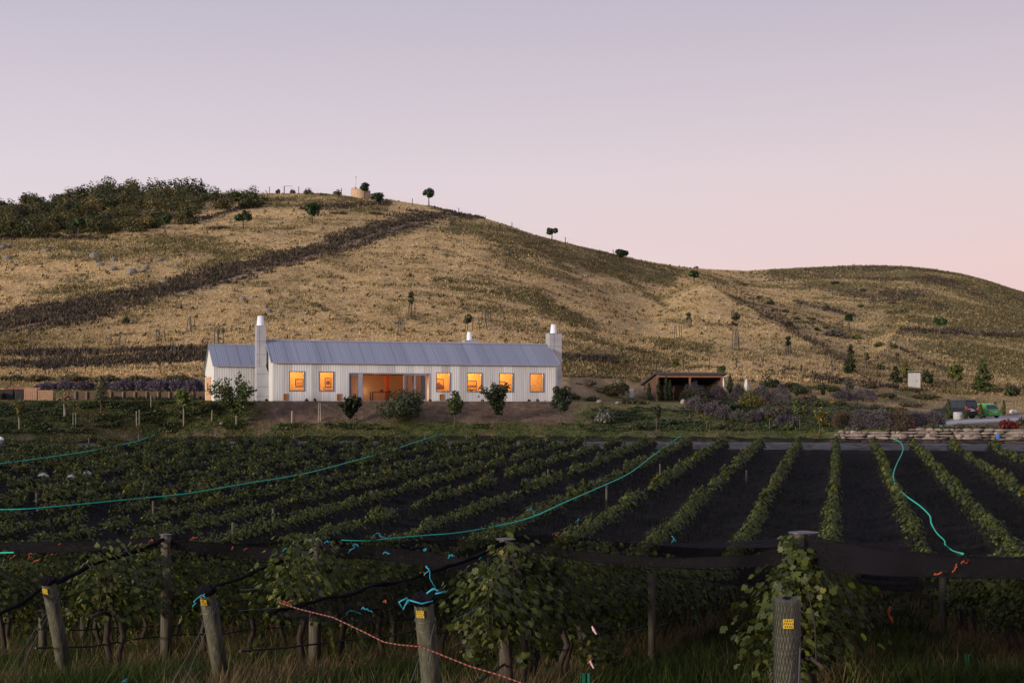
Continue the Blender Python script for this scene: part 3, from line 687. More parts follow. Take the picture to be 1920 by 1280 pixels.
# pictures and furniture seen through the windows
def H2W(x, y, z): return Vector((HP[0] + HU[0] * x + HN[0] * y, HP[1] + HU[1] * x + HN[1] * y, HFLOOR + z))
def picture(px0, px1, z0, z1, s, art, label):
    a, b = px2t(px0, s), px2t(px1, s); t = thing('framed_picture', label, 'picture', H2W((a + b) / 2, s, (z0 + z1) / 2), HA, 'pictures on the lit room walls')
    w, h = (b - a) / 2, (z1 - z0) / 2; mb = MB(); f = .05
    mb.box(-w, w, -.04, -.004, h - f, h); mb.box(-w, w, -.04, -.004, -h, -h + f); mb.box(-w, -w + f, -.04, -.004, -h + f, h - f); mb.box(w - f, w, -.04, -.004, -h + f, h - f)
    mb.build('frame', pm('dark picture frame', (.05, .02, .01), None, 3, .5), t)
    mb = MB(); mb.box(-w + f, w - f, -.022, -.006, -h + f, h - f); c = mb.build('canvas', pm('canvas paper', (.62, .42, .20), (.52, .34, .15), 2, .9), t)
    mb = MB(); rng = random.Random(int(px0))
    if art == 'round':
        lathe(mb, [(.3 * h, 0), (.42 * h, .004)], 14); mb.v = [(x, -.023 - z, y) for x, y, z in mb.v]
        for i in range(6): mb.box(-.3 * h + i * .1 * h, -.25 * h + i * .1 * h, -.032, -.03, -.25 * h, .25 * h)
    elif art == 'hill': mb.prism([(-w + f, -h + f), (w - f, -h + f), (w - f, -.35 * h), (.2 * w, -.1 * h), (-.2 * w, .35 * h), (-w + f, .1 * h)], 1, -.030, -.024)
    elif art == 'lines':
        for z in (-.45, -.3, -.12): mb.box(-w + f, w - f, -.030, -.024, z * h, z * h + .05)
    else:
        for i in range(4): mb.box(-.55 * w + i * .3 * w, -.40 * w + i * .3 * w, -.030, -.024, -.25 * h, (-.05 + .1 * (i % 2)) * h)
    mb.build('motif', pm('dark paint', (.10, .035, .015), (.2, .08, .03), 5, .8), c)
S = 2.55
picture(553.5, 568.5, 1.20, 1.85, S, 'marks', 'wide framed drawing in the window nearest the tall corner chimney')
picture(609, 621, 1.15, 1.95, S, 'round', 'square framed picture of a dark round motif above dining chairs')
picture(817, 832, 1.05, 1.95, S, 'hill', 'dark landscape picture in the first window beyond the sliding doors')
picture(874, 893.5, 1.0, 1.80, S, 'lines', 'wide framed seascape in the window with a small dark lamp below')
picture(934, 947, 1.05, 1.75, S, 'hill', 'dark picture half cut off by the frame of the tree-screened window')
def chair_in(px, s, label):
    t = thing('dining_chair', label, 'chair', H2W(px2t(px, s), s, 0), HA + R.uniform(-.2, .2), 'dining chairs behind the second window')
    wd = pm('pale chair wood', (.65, .62, .55), None, 4, .6)
    mb = MB(); mb.box(-.21, .21, -.2, .2, .43, .47); mb.build('seat', wd, t)
    mb = MB(); mb.box(-.2, .2, -.2, -.17, .9, .98); mb.box(-.2, .2, -.2, -.17, .7, .74); mb.box(-.2, -.17, -.2, -.17, .47, .9); mb.box(.17, .2, -.2, -.17, .47, .9); mb.build('backrest', wd, t)
    for x in (-.19, .16):
        for y in (-.18, .15): mb = MB(); mb.box(x, x + .03, y, y + .03, 0, .43); mb.build('leg', wd, t)
chair_in(609.5, .75, 'white slat-back chair below the round motif picture, nearer the chimney'); chair_in(616.5, .8, 'white slat-back chair below the round motif picture, nearer the glazed door')
t = thing('dining_table', 'dark timber table in the open living room behind the broad tree', 'table', H2W(dd(724), 1.9, 0), HA)
dk = pm('dark table wood', (.06, .025, .012), None, 4, .4)
mb = MB(); mb.box(-.9, .9, -.45, .45, .72, .77); mb.build('tabletop', dk, t)
for x in (-.85, .78):
    for y in (-.4, .33): mb = MB(); mb.box(x, x + .07, y, y + .07, 0, .72); mb.build('leg', dk, t)
t = thing('fruit_bowl', 'small red bowl of fruit on the dark living room table', 'bowl', H2W(dd(724.5), 1.7, .77), 0)
mb = MB(); lathe(mb, [(.06, 0), (.17, .05), (.20, .13), (.185, .13), (.14, .06)], 16); mb.build('dish', pm('orange glaze', (.6, .12, .03), None, 3, .3), t)
mb = MB(); rr = random.Random(3)
for i in range(6): mb.rock((rr.uniform(-.1, .1), rr.uniform(-.1, .1), .15 + rr.uniform(0, .05)), (.055, .055, .055), rr)
mb.build('fruit', pm('red fruit', (.3, .02, .02), None, 3, .4), t)
t = thing('table_lamp', 'small dark lamp on a shelf below the framed seascape', 'lamp', H2W(px2t(884, 2.3), 2.3, .0), 0)
mb = MB(); mb.tube([(0, 0, .0), (0, 0, .75), (0, 0, .86)], [.10, .02, .015], 10); mb.build('stand', dk, t)
mb = MB(); lathe(mb, [(.14, .86), (.09, 1.04), (.085, 1.04), (.13, .86)], 14); mb.build('lamp_shade', dk, t)

# chimneys
def pot(mb, x, y, z, h, r0, r1): lathe(mb, [(r0 * 1.05, z), (r0, z + .04), (r1, z + h), (r1 * .82, z + h), (r0 * .8, z + .1)], 18, (x, y, 0))
def seams(c, x0, x1, y0, y1, zs):
    for z in zs: mb = MB(); mb.box(x0 - .018, x1 + .018, y0 - .018, y1 + .018, z, z + .04); mb.build('flashing_band', SEAM, c)
cy = HW / 2
mb = MB(); mb.box(-1.0, -.002, cy - .5, cy + .5, -.5, 2.25); pass
mb.prism([(-1.0, 2.25), (-.002, 2.25), (-.22, 2.85), (-1.0, 2.85)], 1, cy - .48, cy + .48)
mb.box(-1.0, -.22, cy - .46, cy + .46, 2.85, 6.30)
c1 = mb.build('chimney', CHIM, house); c1['label'] = 'tall stepped metal chimney between annex and main gable'
seams(c1, -1.0, -.02, cy - .5, cy + .5, (.35, 1.15, 2.22)); seams(c1, -1.0, -.22, cy - .46, cy + .46, (2.84, 3.85, 4.95, 6.2)); mb = MB(); mb.box(-.80, -.77, cy - .475, cy - .461, 2.9, 6.2); mb.build('corner_strip', SEAM, c1)
mb = MB(); pot(mb, -.61, cy, 6.30, .82, .32, .24); mb.build('flue_pot', POT, c1, True)
x0, x1 = HL + .03, HL + 1.22
mb = MB(); mb.box(x0, x1, cy - .5, cy + .5, -.5, 6.1); sx0 = x0
c2 = mb.build('chimney', CHIM, house); c2['label'] = 'straight metal chimney against the far gable'
seams(c2, x0, x1, cy - .5, cy + .5, (.9, 2.1, 3.4, 4.9, 6.02)); mb = MB(); mb.box(x0 + .42, x0 + .45, cy - .515, cy - .501, 3.5, 6.0); mb.build('corner_strip', SEAM, c2)
mb = MB(); pot(mb, (x0 + x1) / 2 - .02, cy, 6.1, .80, .30, .22); mb.build('flue_pot', POT, c2, True)
x0, x1 = px2t(869.5, 3.3), px2t(896, 3.3)
mb = MB(); mb.box(x0, x1, 2.95, 3.85, 4.2, 5.40); c3 = mb.build('chimney', CHIM, house); seams(c3, x0, x1, 2.95, 3.85, (5.34,)); c3['label'] = 'squat metal chimney behind the ridge'
mb = MB(); pot(mb, (x0 + x1) / 2 - .1, 3.4, 5.40, .74, .26, .19); mb.build('flue_pot', POT, c3, True)

# annex (same frame: x along the house, y back)
AX0, AY0, AY1, AE, AR, AB = -4.37, 3.42, 9.5, 2.98, 4.72, 2.42
ym = AY0 + 3.0
mb = MB(); mb.prism([(AY0, -.5), (AY1, -.5), (AY1, AB), (ym, AR - .02), (AY0, AE)], 0, AX0, AX0 + .15)
mb.box(AX0 + .15, -.003, AY0 + .001, AY0 + .15, -.5, AE); mb.box(AX0 + .15, 0, AY1 - .15, AY1 - .001, -.5, AB); mb.prism([(HW, -.5), (AY1 - .15, -.5), (AY1 - .15, AB), (ym, AR - .05), (HW, 4.2)], 0, -.15, -.004)
mb.build('annex_wall', WALL, house)
mb = MB(); roofpair(mb, AX0 - .12, -.01, AY0, AE, ym, AR, AY1, AB); ar = mb.build('annex_roof', ROOF, house)
mb = MB(); mb.tube([(AX0 - .13, ym, AR + .08), (-.02, ym, AR + .08)], .08, 8); mb.build('ridge_cap', TRIM, ar)
mb = MB(); mb.box(AX0 - .05, -.02, AY0 - .2, AY0 - .12, AE - .13, AE - .03); mb.build('gutter', TRIM, ar)
def gy(px):     # depth along the annex gable at a pixel column
    k = (px - 960) / F; q = HP + HU * AX0; return (k * q[1] - q[0]) / (HN[0] - k * HN[1])
y0, y1 = gy(396), gy(387); y0, y1 = min(y0, y1), max(y0, y1)
mb = MB(); nbd = 7
for i in range(nbd):
    a = y0 + (y1 - y0) * i / nbd; mb.box(AX0 - .06, AX0 - .004, a + .004, a + (y1 - y0) / nbd - .004, .03, 2.05)
bd = mb.build('barn_door', DOORW, house)
mb = MB(); mb.box(AX0 - .10, AX0 - .06, y0 + .45 * (y1 - y0), y0 + .62 * (y1 - y0), .85, 1.55); mb.build('handle', pm('dark cedar', (.25, .10, .05), None, 4, .6), bd)
mb = MB(); a = px2t(409.8, AY0); mb.box(a, a + .16, AY0 - .04, AY0 - .003, .62, 1.25); mb.build('slot_window', CEDAR, house)
mb = MB(); mb.tube([(AX0 - .02, AY1 - .9, 2.12), (AX0 - .2, AY1 - .9, 2.16)], [.05, .07], 8); mb.build('wall_light', pm('black metal', (.02, .02, .02), None, 3, .5), house)

# ------------------------------------------------------------------ open-fronted shed
SL = math.radians(9)
sp = at(1232, 750, 143.0); sp.z = gz(sp.x, sp.y) - .02
shed = thing('timber_shed', 'open-fronted dark timber shed with a thin sloping roof', 'shed', sp, SL)
SW, SD, SH, SB = 6.85, 5.4, 2.75, 1.75
CED = pm('weathered cedar boards', (.16, .085, .055), (.08, .045, .032), 2.5, .8, .3, stretch=(.6, .6, 5))
CEDL = pm('red cedar posts', (.30, .145, .085), (.21, .095, .055), 3, .7, .3, stretch=(4, 4, .5))
mb = MB()
for (x, ya, yb) in ((0, 0, SD), (SW - .06, 0, SD)):
    z = 0; 
    while z < SH - .12:
        yl = min(SD, (SH - .1 - z) / (SH - SB) * SD) if z > SB - .1 else SD
        mb.box(x + (.0 if int(z * 100) % 2 else .006), x + .06, ya + .1, yl, z, z + .125); z += .14
mb.box(.06, SW - .06, SD - .08, SD, 0, SB - .02); mb.build('wall', CED, shed)
mb = MB(); mb.prism([(-.35, SH - .02), (SD + .3, SB - .10), (SD + .3, SB + .06), (-.35, SH + .14)], 0, -.3, SW + .35)
sr = mb.build('roof', pm('dark roof felt', (.06, .06, .065), (.035, .035, .04), 2, .7), shed)
mb = MB(); mb.box(-.31, SW + .36, -.375, -.352, SH - .06, SH + .15); mb.build('fascia', pm('steel fascia', (.09, .095, .11), None, 2, .5, metal=.3), sr)
for x in (0, SW / 2 - .1, SW - .18): mb = MB(); mb.box(x, x + .17, -.06, .098, 0, SH - .36); mb.build('post', CEDL, shed)
mb = MB(); mb.box(0, SW, -.07, .11, SH - .358, SH - .06); mb.build('front_beam', CEDL, shed)
# cabinet left standing by the side wall, small garden bench
t = thing('metal_cabinet', 'small pale metal cabinet beside the shed side wall', 'cabinet', ground(1184, 746), .1)
mb = MB(); mb.box(-.22, .22, -.2, .2, 0, .95); mb.build('body', TRIM, t, bevel=.02); mb = MB(); mb.box(-.2, .2, -.215, -.203, .06, .9); mb.build('door', pm('pale grey paint', (.5, .5, .5), None, 2, .5), t)
t = thing('garden_bench', 'grey wooden garden bench in front of the shed side wall', 'bench', ground(1206, 746), .35)
gw = pm('grey timber', (.26, .23, .21), (.17, .15, .14), 4, .8)
mb = MB(); [mb.box(-.6, .6, y, y + .09, .42, .46) for y in (-.2, -.09, .02, .13)]; mb.build('seat', gw, t)
mb = MB(); [mb.box(-.6, .6, .22, .25, z, z + .1) for z in (.55, .7)]; mb.build('backrest', gw, t)
for x in (-.55, .5):
    for y in (-.18, .2): mb = MB(); mb.box(x, x + .05, y, y + .05, 0, .42 if y < 0 else .82); mb.build('leg', gw, t)

# ------------------------------------------------------------------ outhouse, hilltop ruin, other buildings
op = ground(1714, 727); t = thing('outhouse', 'small white-grey outhouse alone on the slope', 'outhouse', op, -.25)
s = op.y / F; w, h = 22 * s / 2, 28 * s; WG = pm('limewashed boards', (.42, .41, .40), (.26, .25, .25), 2.2, .8, .4, stretch=(5, 5, .4))
mb = MB(); mb.box(-w, w, -w * .9, w * .9, -.1, h); mb.build('wall', WG, t)
mb = MB(); mb.prism([(-w * 1.1, h + .16), (w * 1.05, h + .002), (w * 1.05, h + .06), (-w * 1.1, h + .22)], 0, -w * 1.12, w * 1.12); mb.build('roof', TRIM, t)
mb = MB(); [mb.box(-w * .5 + i * w * .25, -w * .27 + i * w * .25, -w * .93, -w * .902, .05, h * .82) for i in range(4)]; d = mb.build('door', pm('grey door boards', (.40, .39, .385), (.3, .29, .29), 3, .8, stretch=(5, 5, .5)), t)
mb = MB(); mb.box(w * .32, w * .40, -w * .99, -w * .932, h * .4, h * .5); mb.build('handle', FRAME, d)
tp = ground(675, 371); s = tp.y / F
t = thing('stone_tower', 'round sandstone turret with a stepped top on the ridge', 'ruin', tp + Vector((0, 1.5, -.3)), .2)
SAND = pm('sandstone', (.50, .34, .23), (.36, .24, .165), 1.6, .9, .5, 4)
mb = MB(); nseg = 28; r = 18.5 * s; prof = []
for i in range(nseg):                                             # wall ring with an uneven, stepped parapet
    a0, a1 = 2 * math.pi * i / nseg, 2 * math.pi * (i + 1) / nseg
    mid = math.degrees((a0 + a1) / 2)
    hh = (19 if 185 < mid < 235 else 16.5 if 235 <= mid < 275 else 14.2) * s + .3 + .1 * math.sin(i * 2.3)
    if 95 < mid < 180: hh = 17 * s
    v = [(q * math.cos(a), q * math.sin(a), z) for a in (a0, a1) for q in (r, r - .45) for z in (-.6, hh)]
    mb.add(v, [(0, 4, 5, 1), (2, 3, 7, 6), (1, 5, 7, 3), (0, 1, 3, 2), (4, 6, 7, 5)])
mb.build('wall', SAND, t)
mb = MB(); mb.box(-r * .62, -r * .30, -r * .2, r * .2, 14 * s, 21.5 * s); mb.build('turret', SAND, t)
mb = MB(); lathe(mb, [(r - .46, 0), (r - .46, 12 * s)], 24); mb.build('roof_deck', SAND, t)
t = thing('flag_pole', 'thin bare pole leaning above the stone turret', 'pole', tp + Vector((-11 * s, 1.5, 0)))
mb = MB(); mb.tube([(0, 0, 0), (2.2 * s, 0, 40 * s)], [.05, .03], 6); mb.build('mast', TRIM, t); mb = MB(); mb.rock((2.2 * s, 0, 40.5 * s), (.12, .12, .16), R); mb.build('finial', FRAME, t)

# ------------------------------------------------------------------ cars on the drive
def car(name, label, px, pyb, yaw, L, W, Hh, paint, suv):
    g = ground(px, pyb); t = thing(name, label, 'car', g, yaw)
    dark = pm('dark plastic', (.015, .015, .016), None, 3, .6); gls = pm('car glass', (.02, .025, .03), None, 2, .08, spec=.6)
    hb = Hh * .56; gc = .26 if suv else .17                      # x forward, y left
    if suv: prof = [(-L / 2 + .06, gc + .12), (-L / 2, .62), (-L / 2 + .05, hb), (L * .17, hb), (L / 2 - .22, hb * .93), (L / 2 - .04, hb * .80), (L / 2, .55), (L / 2 - .08, gc + .05), (L * .38, gc), (-L * .38, gc)]
    else: prof = [(-L / 2 + .10, gc + .1), (-L / 2, .55), (-L / 2 + .12, hb), (L * .16, hb), (L / 2 - .3, hb * .86), (L / 2 - .05, hb * .68), (L / 2, .48), (L / 2 - .06, gc + .03), (L * .38, gc), (-L * .38, gc)]
    mb = MB(); n = len(prof); rows = [(-W / 2, .93), (-W / 2 * .98, 1.0), (W / 2 * .98, 1.0), (W / 2, .93)]
    base = 0
    for (y, k) in rows: mb.v += [(x * (k if abs(x) > L * .3 else 1), y, gc + (z - gc) * (1 if k == 1 else .97)) for x, z in prof]
    for r in range(3):
        for i in range(n): mb.f.append((r * n + i, r * n + (i + 1) % n, (r + 1) * n + (i + 1) % n, (r + 1) * n + i))
    mb.f.append(tuple(range(n))); mb.f.append(tuple(range(3 * n, 4 * n))[::-1]); b_ = mb.build('body', paint, t, True, bevel=.05)
    cab = [(-L / 2 + (.10 if suv else .22), hb - .02), (-L / 2 + (.28 if suv else .85), Hh - .06), (-L / 2 + (.55 if suv else 1.25), Hh), (L * .05, Hh - .01), (L * .21, hb - .02)]
    mb = MB(); m = len(cab); wb, wt = W / 2 * .95, W / 2 * .76
    for sg in (-1, 1): mb.v += [(x, sg * (wb if z < hb + .05 else wt), z) for x, z in cab]
    mb.f = [tuple(range(m))[::-1], tuple(range(m, 2 * m))] + [(i, (i + 1) % m, m + (i + 1) % m, m + i) for i in range(m)]
    mb.build('cabin', paint, t, True, bevel=.06)
    def sidewin(x0, x1, x2, x3):
        z0, z1 = hb + .06, Hh - .14
        for sg in (-1, 1):
            yw = lambda z: sg * (wb + (wt - wb) * (z - hb + .02) / (Hh - hb) + .012)
            m_ = MB(); m_.add([(x0, yw(z0), z0), (x1, yw(z0), z0), (x2, yw(z1), z1), (x3, yw(z1), z1)] + [(x0, yw(z0) - sg * .03, z0), (x1, yw(z0) - sg * .03, z0), (x2, yw(z1) - sg * .03, z1), (x3, yw(z1) - sg * .03, z1)],
                              [(0, 1, 2, 3), (7, 6, 5, 4), (0, 4, 5, 1), (1, 5, 6, 2), (2, 6, 7, 3), (3, 7, 4, 0)]); m_.build('side_window', gls, t)
    xr = -L / 2 + (.35 if suv else .95)
    sidewin(-L * .02, L * .16, L * .04, -L * .02); sidewin(-L * .20, -L * .035, -L * .035, -L * .19)
    if suv: sidewin(-L / 2 + .36, -L * .215, -L * .205, -L / 2 + .46)
    (xa, za), (xb, zb) = cab[0], cab[1]; 
    m_ = MB(); f0, f1 = .16, .86
    A = lambda f, y: (xa + (xb - xa) * f - .015, y, za + (zb - za) * f)
    m_.add([A(f0, -wb * .84), A(f0, wb * .84), A(f1, wt * .84), A(f1, -wt * .84)], [(0, 1, 2, 3)]); m_.build('rear_window', gls, t)
    (xa, za), (xb, zb) = cab[4], cab[3]
    B = lambda f, y: (xa + (xb - xa) * f + .015, y, za + (zb - za) * f + .01)
    m_ = MB(); m_.add([B(.12, -wb * .88), B(.12, wb * .88), B(.9, wt * .88), B(.9, -wt * .88)], [(0, 1, 2, 3)]); m_.build('windscreen', gls, t)
    tl = pm('tail light red', (.55, .03, .03), None, 3, .3)
    for sg in (-1, 1):
        m_ = MB(); m_.box(-L / 2 - .02, -L / 2 + .16, min(sg * W * .36, sg * W * .49), max(sg * W * .36, sg * W * .49), hb - .22 if suv else hb - .2, hb + .12 if suv else hb - .02); m_.build('tail_light', tl, t, bevel=.02)
        m_ = MB(); m_.box(L / 2 - .22, L / 2 - .02, min(sg * W * .34, sg * W * .46), max(sg * W * .34, sg * W * .46), hb * .72, hb * .84); m_.build('headlight', pm('lamp glass', (.7, .7, .7), None, 2, .1), t, bevel=.02)
    m_ = MB(); m_.box(-L / 2 - .05, -L / 2 + .05, -W * .45, W * .45, gc + .08, gc + .30); m_.build('bumper', dark if suv else paint, t, bevel=.03)
    m_ = MB(); m_.box(-L / 2 - .025, -L / 2 + .01, -.26, .26, hb - .30 if suv else gc + .34, hb - .18 if suv else gc + .46); m_.build('number_plate', pm('plate white', (.6, .6, .6), None, 2, .4), t)
    if suv:
        m_ = MB(); m_.box(-L / 2 - .02, -L / 2 + .04, -W * .34, W * .34, hb - .14, hb - .04); m_.build('chrome_strip', pm('chrome', (.6, .6, .6), None, 2, .2, metal=.9), t)
        m_ = MB(); m_.box(-L / 2 + .12, -L / 2 + .42, -wt * .9, wt * .9, Hh + .002, Hh + .05); m_.build('spoiler', paint, t, bevel=.015)
    for x in (-L * .29, L * .31):
        for sg in (-1, 1):
            r = .38 if suv else .31; m_ = MB(); lathe(m_, [(r * .62, -.11), (r, -.09), (r, .09), (r * .62, .11)], 18); m_.v = [(x + a, sg * (W / 2 - .09) + c_, r + b) for a, b, c_ in m_.v]
            ty = m_.build('wheel', pm('tyre rubber', (.018, .018, .018), None, 4, .8), t)
            m_ = MB(); lathe(m_, [(r * .1, -.125), (r * .58, -.115), (r * .6, .115), (r * .1, .125)], 14); m_.v = [(x + a, sg * (W / 2 - .09) + c_, r + b) for a, b, c_ in m_.v]; m_.build('rim', pm('alloy', (.45, .45, .46), None, 3, .3, metal=.8), ty)
car('off_road_car', 'dark grey off-road car with red tail lights on the gravel drive', 1792, 784, math.radians(90 + 27), 4.7, 1.9, 1.86, pm('grey car paint', (.022, .024, .029), None, 2, .3, spec=.4), True)
car('hatchback_car', 'lime green hatchback parked behind the grey off-road car', 1845, 783.0, math.radians(90 + 14), 3.9, 1.68, 1.48, pm('green car paint', (.10, .42, .08), None, 2, .3, spec=.5), False)
# gravel drive is part of the bank; round concrete trough
g = ground(1796, 787); t = thing('concrete_pipe', 'grey concrete pipe section standing by the dark car', 'pipe', g, .2); s = g.y / F
CONC = pm('concrete', (.40, .39, .38), (.28, .27, .27), 3, .9, .4)
mb = MB(); r = 8.5 * s; lathe(mb, [(r * .8, 0), (r, r * .25), (r, r * 1.5), (r * .92, r * 1.75), (r * .7, r * 1.75), (r * .68, r * .3)], 20); c = mb.build('drum', CONC, t, True)
mb = MB(); mb.tube([(r * .15, -r * 1.03, r * .85), (r * .15, -r * .98, r * .85)], r * .2, 12); mb.build('outlet', FRAME, t)
# ------------------------------------------------------------------ vineyard
RD = (.225, .974); RYAW = -math.atan2(.225, .974); SPC = 2.62
def rowx(i, Y): return (-.3 + SPC * i + .225 * Y) / .974
_ST = {0: 11.3, -1: 13.55, -2: 16.07, -3: 17.4, 1: 8.9, 2: 7.0}
def row_start(i): return _ST[i] if i in _ST else (17.4 + 2.2 * (-3 - i) if i < -3 else 6.0)
def row_end(i):
    y = 100.0
    for _ in range(6): y = float(f_end(960 + F * rowx(i, y) / y)) - 1.9
    return y
ROWS = range(-25, 9)
VINE = fm('vine leaves', (.020, .030, .006), (.095, .118, .022), .35)
VINEBARK = pm('vine bark', (.05, .035, .027), (.02, .015, .012), 8, .95, .6, stretch=(1, 1, .2))
def vine_leaves(rng, n, size, outline, width=.26, top=1.44, low=.62):
    k = 15; C = []; D = []
    for i in range(k):
        y0 = -.70 + 1.4 * (i + rng.random()) / k; hh = rng.uniform(.72, 1.06) * top
        m = n // k; t = rng.random(m)
        z = low + (hh - low) * t ** .8
        x = rng.normal(size=m) * width * (.95 - .5 * t + .4 * np.sin(np.pi * t)) + rng.normal() * .05
        C.append(np.stack([x, y0 + rng.normal(size=m) * .11, z], -1))
        D.append(np.stack([np.sign(x) * rng.uniform(.2, 1, m), rng.normal(size=m) * .45, .35 + .6 * t * rng.random(m)], -1))
    for _ in range(2):                                              # a hanging and a stray upright cane
        m = n // 28; t = rng.random(m); y0 = rng.uniform(-.6, .6); sg = rng.choice([-1, 1])
        C.append(np.stack([sg * (.2 + .22 * t), y0 + .15 * t + 0 * t, .85 - .55 * t + rng.normal(size=m) * .04], -1)); D.append(np.stack([sg + 0 * t, 0 * t, .4 + 0 * t], -1) + .4 * rng.normal(size=(m, 3)))
    C = np.concatenate(C); D = np.concatenate(D)
    up = np.zeros_like(D); up[:, 2] = -1
    var = np.clip(.15 + .45 * (C[:, 2] - low) / (top - low) * 0 + rng.random(len(C)) * .85, 0, 1)
    return leaves(C, D, size * rng.uniform(.65, 1.2, len(C)), outline, rng, var=var, up=up + .4 * rng.normal(size=up.shape), fold=.18)
def vine_trunk(rng):
    mb = MB(); a = rng.uniform(-.25, .25); b = rng.uniform(-.12, .12)
    mb.tube([(0, -a * .6, -.1), (b * .4 + .02, -a * .3, .2), (b, 0, .42), (b * .4, a * .12, .62), (0, a * .2, .70)], [.042, .036, .034, .036, .034], 7)
    for s in (-1, 1): mb.tube([(0, a * .2, .68), (.01, s * .2, .76), (0, s * .68, .77)], [.026, .02, .012], 5)
    for i in range(5):
        y = rng.uniform(-.6, .6); mb.tube([(0, y, .76), (rng.uniform(-.06, .06), y + .04, 1.05), (rng.uniform(-.12, .12), y + .1, 1.36)], [.008, .006, .004], 4)
    return mb
FOL, FOLM, TRK, GRP = [], [], [], []
for k in range(6):
    rng = np.random.default_rng(100 + k); v, f, a = vine_leaves(rng, 820, .070, LOBED, width=.20); FOL.append(fast_mesh('foliage', v, f, var=a)); FOL[-1].materials.append(VINE)
for k in range(5):
    rng = np.random.default_rng(200 + k); v, f, a = vine_leaves(rng, 420, .125, DIAMOND * np.array([1.5, 1]), width=.13); FOLM.append(fast_mesh('foliage', v, f, var=a)); FOLM[-1].materials.append(VINE)
for k in range(4):
    mb = vine_trunk(random.Random(40 + k)); me = bpy.data.meshes.new('trunk'); me.from_pydata(mb.v, [], mb.f); me.materials.append(VINEBARK); TRK.append(me)
    me.polygons.foreach_set('use_smooth', np.ones(len(me.polygons), bool))
GRAPE = pm('dark grapes', (.02, .012, .03), (.05, .06, .02), 20, .35)
for k in range(2):
    mb = MB(); rr = random.Random(k)
    for i in range(22):
        t = i / 22; mb.rock((rr.uniform(-.03, .03) * (1.2 - t), rr.uniform(-.03, .03) * (1.2 - t), -t * .13), (.011, .011, .011), rr)
    me = bpy.data.meshes.new('grape_bunch'); me.from_pydata(mb.v, [], mb.f); me.materials.append(GRAPE); GRP.append(me)
vines = []
for i in ROWS:
    y = row_start(i) - (.9 if i < 0 else -.1); ye = row_end(i); n = 0
    while y < ye:
        x = rowx(i, y); px = 960 + F * x / y
        (vines.append((y, x, i, px)) if R.random() > .09 or y < 20 else None); y += 1.28 * RD[1] * R.uniform(.93, 1.07)
vis = sorted([v for v in vines if -40 < v[3] < 1960 and v[0] > 9.2], key=lambda v: v[0])
pick = set(); cnt = 0
for v in vis:
    if cnt < 295: pick.add(v); cnt += 1
ORD = ['first', 'second', 'third', 'fourth', 'fifth', 'sixth', 'seventh', 'eighth', 'ninth', 'tenth', 'eleventh', 'twelfth', 'thirteenth', 'fourteenth', 'fifteenth', 'sixteenth', 'seventeenth', 'eighteenth', 'nineteenth', 'twentieth'] + \
      ['twenty-' + w for w in ('first', 'second', 'third', 'fourth', 'fifth', 'sixth', 'seventh', 'eighth', 'ninth')] + ['thirtieth'] + ['thirty-' + w for w in ('first', 'second', 'third', 'fourth', 'fifth', 'sixth', 'seventh', 'eighth', 'ninth')] + ['fortieth']
def rowname(i):
    return {0: 'row behind the mesh-wrapped post', -1: 'row behind the post tied with cyan twine', -2: 'row behind the torn-capped post', -3: 'row behind the flat-capped leaning post',
            1: 'first row right of the mesh-wrapped post'}.get(i) or (f'{ORD[-i - 4]} row left of the tall bare post' if i < 0 else f'{ORD[i - 1]} row right of the mesh-wrapped post')
seen = {}
far_c = []
FEXT = {0: 1.12, -1: 1.05}
for v in sorted(vines, key=lambda v: v[0]):
    y, x, i, px = v; z = gz(x, y)
    if v in pick:
        k = seen.get(i, 0); seen[i] = k + 1
        t = thing('grapevine', f'green grapevine, {ORD[min(k, 39)]} in the {rowname(i)}', 'grapevine', (x, y, z), RYAW + (math.pi if R.random() < .5 else 0) + R.uniform(-.06, .06), 'grapevines under the nets')
        s = R.uniform(.9, 1.06); t.scale = (1, 1, s)
        me = R.choice(FOL if y < 26 else FOLM)
        o = bpy.data.objects.new('foliage', me); COL.objects.link(o); o.parent = t
        o = bpy.data.objects.new('trunk', R.choice(TRK)); COL.objects.link(o); o.parent = t
        if y < 17:
            for _ in range(R.randint(1, 3)):
                o = bpy.data.objects.new('grape_bunch', R.choice(GRP)); COL.objects.link(o); o.parent = t; o.location = (R.choice((-1, 1)) * R.uniform(.14, .26), R.uniform(-.55, .55), R.uniform(.62, .8))
    elif y > 20: far_c.append((x, y, z))
# the rest of the vines: one mass
VV, FF, AA = [], [], []; base = 0
var_ = []
for k in range(5):
    rng = np.random.default_rng(300 + k); var_.append(vine_leaves(rng, 190, .19, DIAMOND * np.array([1.5, 1]), width=.105))
for (x, y, z) in far_c:
    v, f, a = var_[R.randrange(5)]; th = RYAW + (math.pi if R.random() < .5 else 0); c, s = math.cos(th), math.sin(th); q = R.uniform(.86, 1.16)
    VV.append(np.stack([v[:, 0] * c - v[:, 1] * s + x, v[:, 0] * s + v[:, 1] * c + y, v[:, 2] * q + z], -1)); FF.append(f + base); base += len(v); AA.append(np.clip(a + R.uniform(-.12, .12), 0, 1))
far = link_mesh('grapevines', fast_mesh('grapevines', np.concatenate(VV), np.concatenate(FF), var=np.concatenate(AA)), VINE)
tag(far, 'mass of far netted grapevines in curving green rows below the house', 'grapevines', kind='stuff')
mb = MB()
for (x, y, z) in far_c:
    q = R.uniform(-.08, .08); mb.tube([(x, y, z - .05), (x + q, y, z + .4), (x, y + .05, z + .75)], .035, 4, cap=False)
    if R.random() < .0: pass
tk = mb.build('trunks', VINEBARK, far); tk['kind'] = 'stuff'

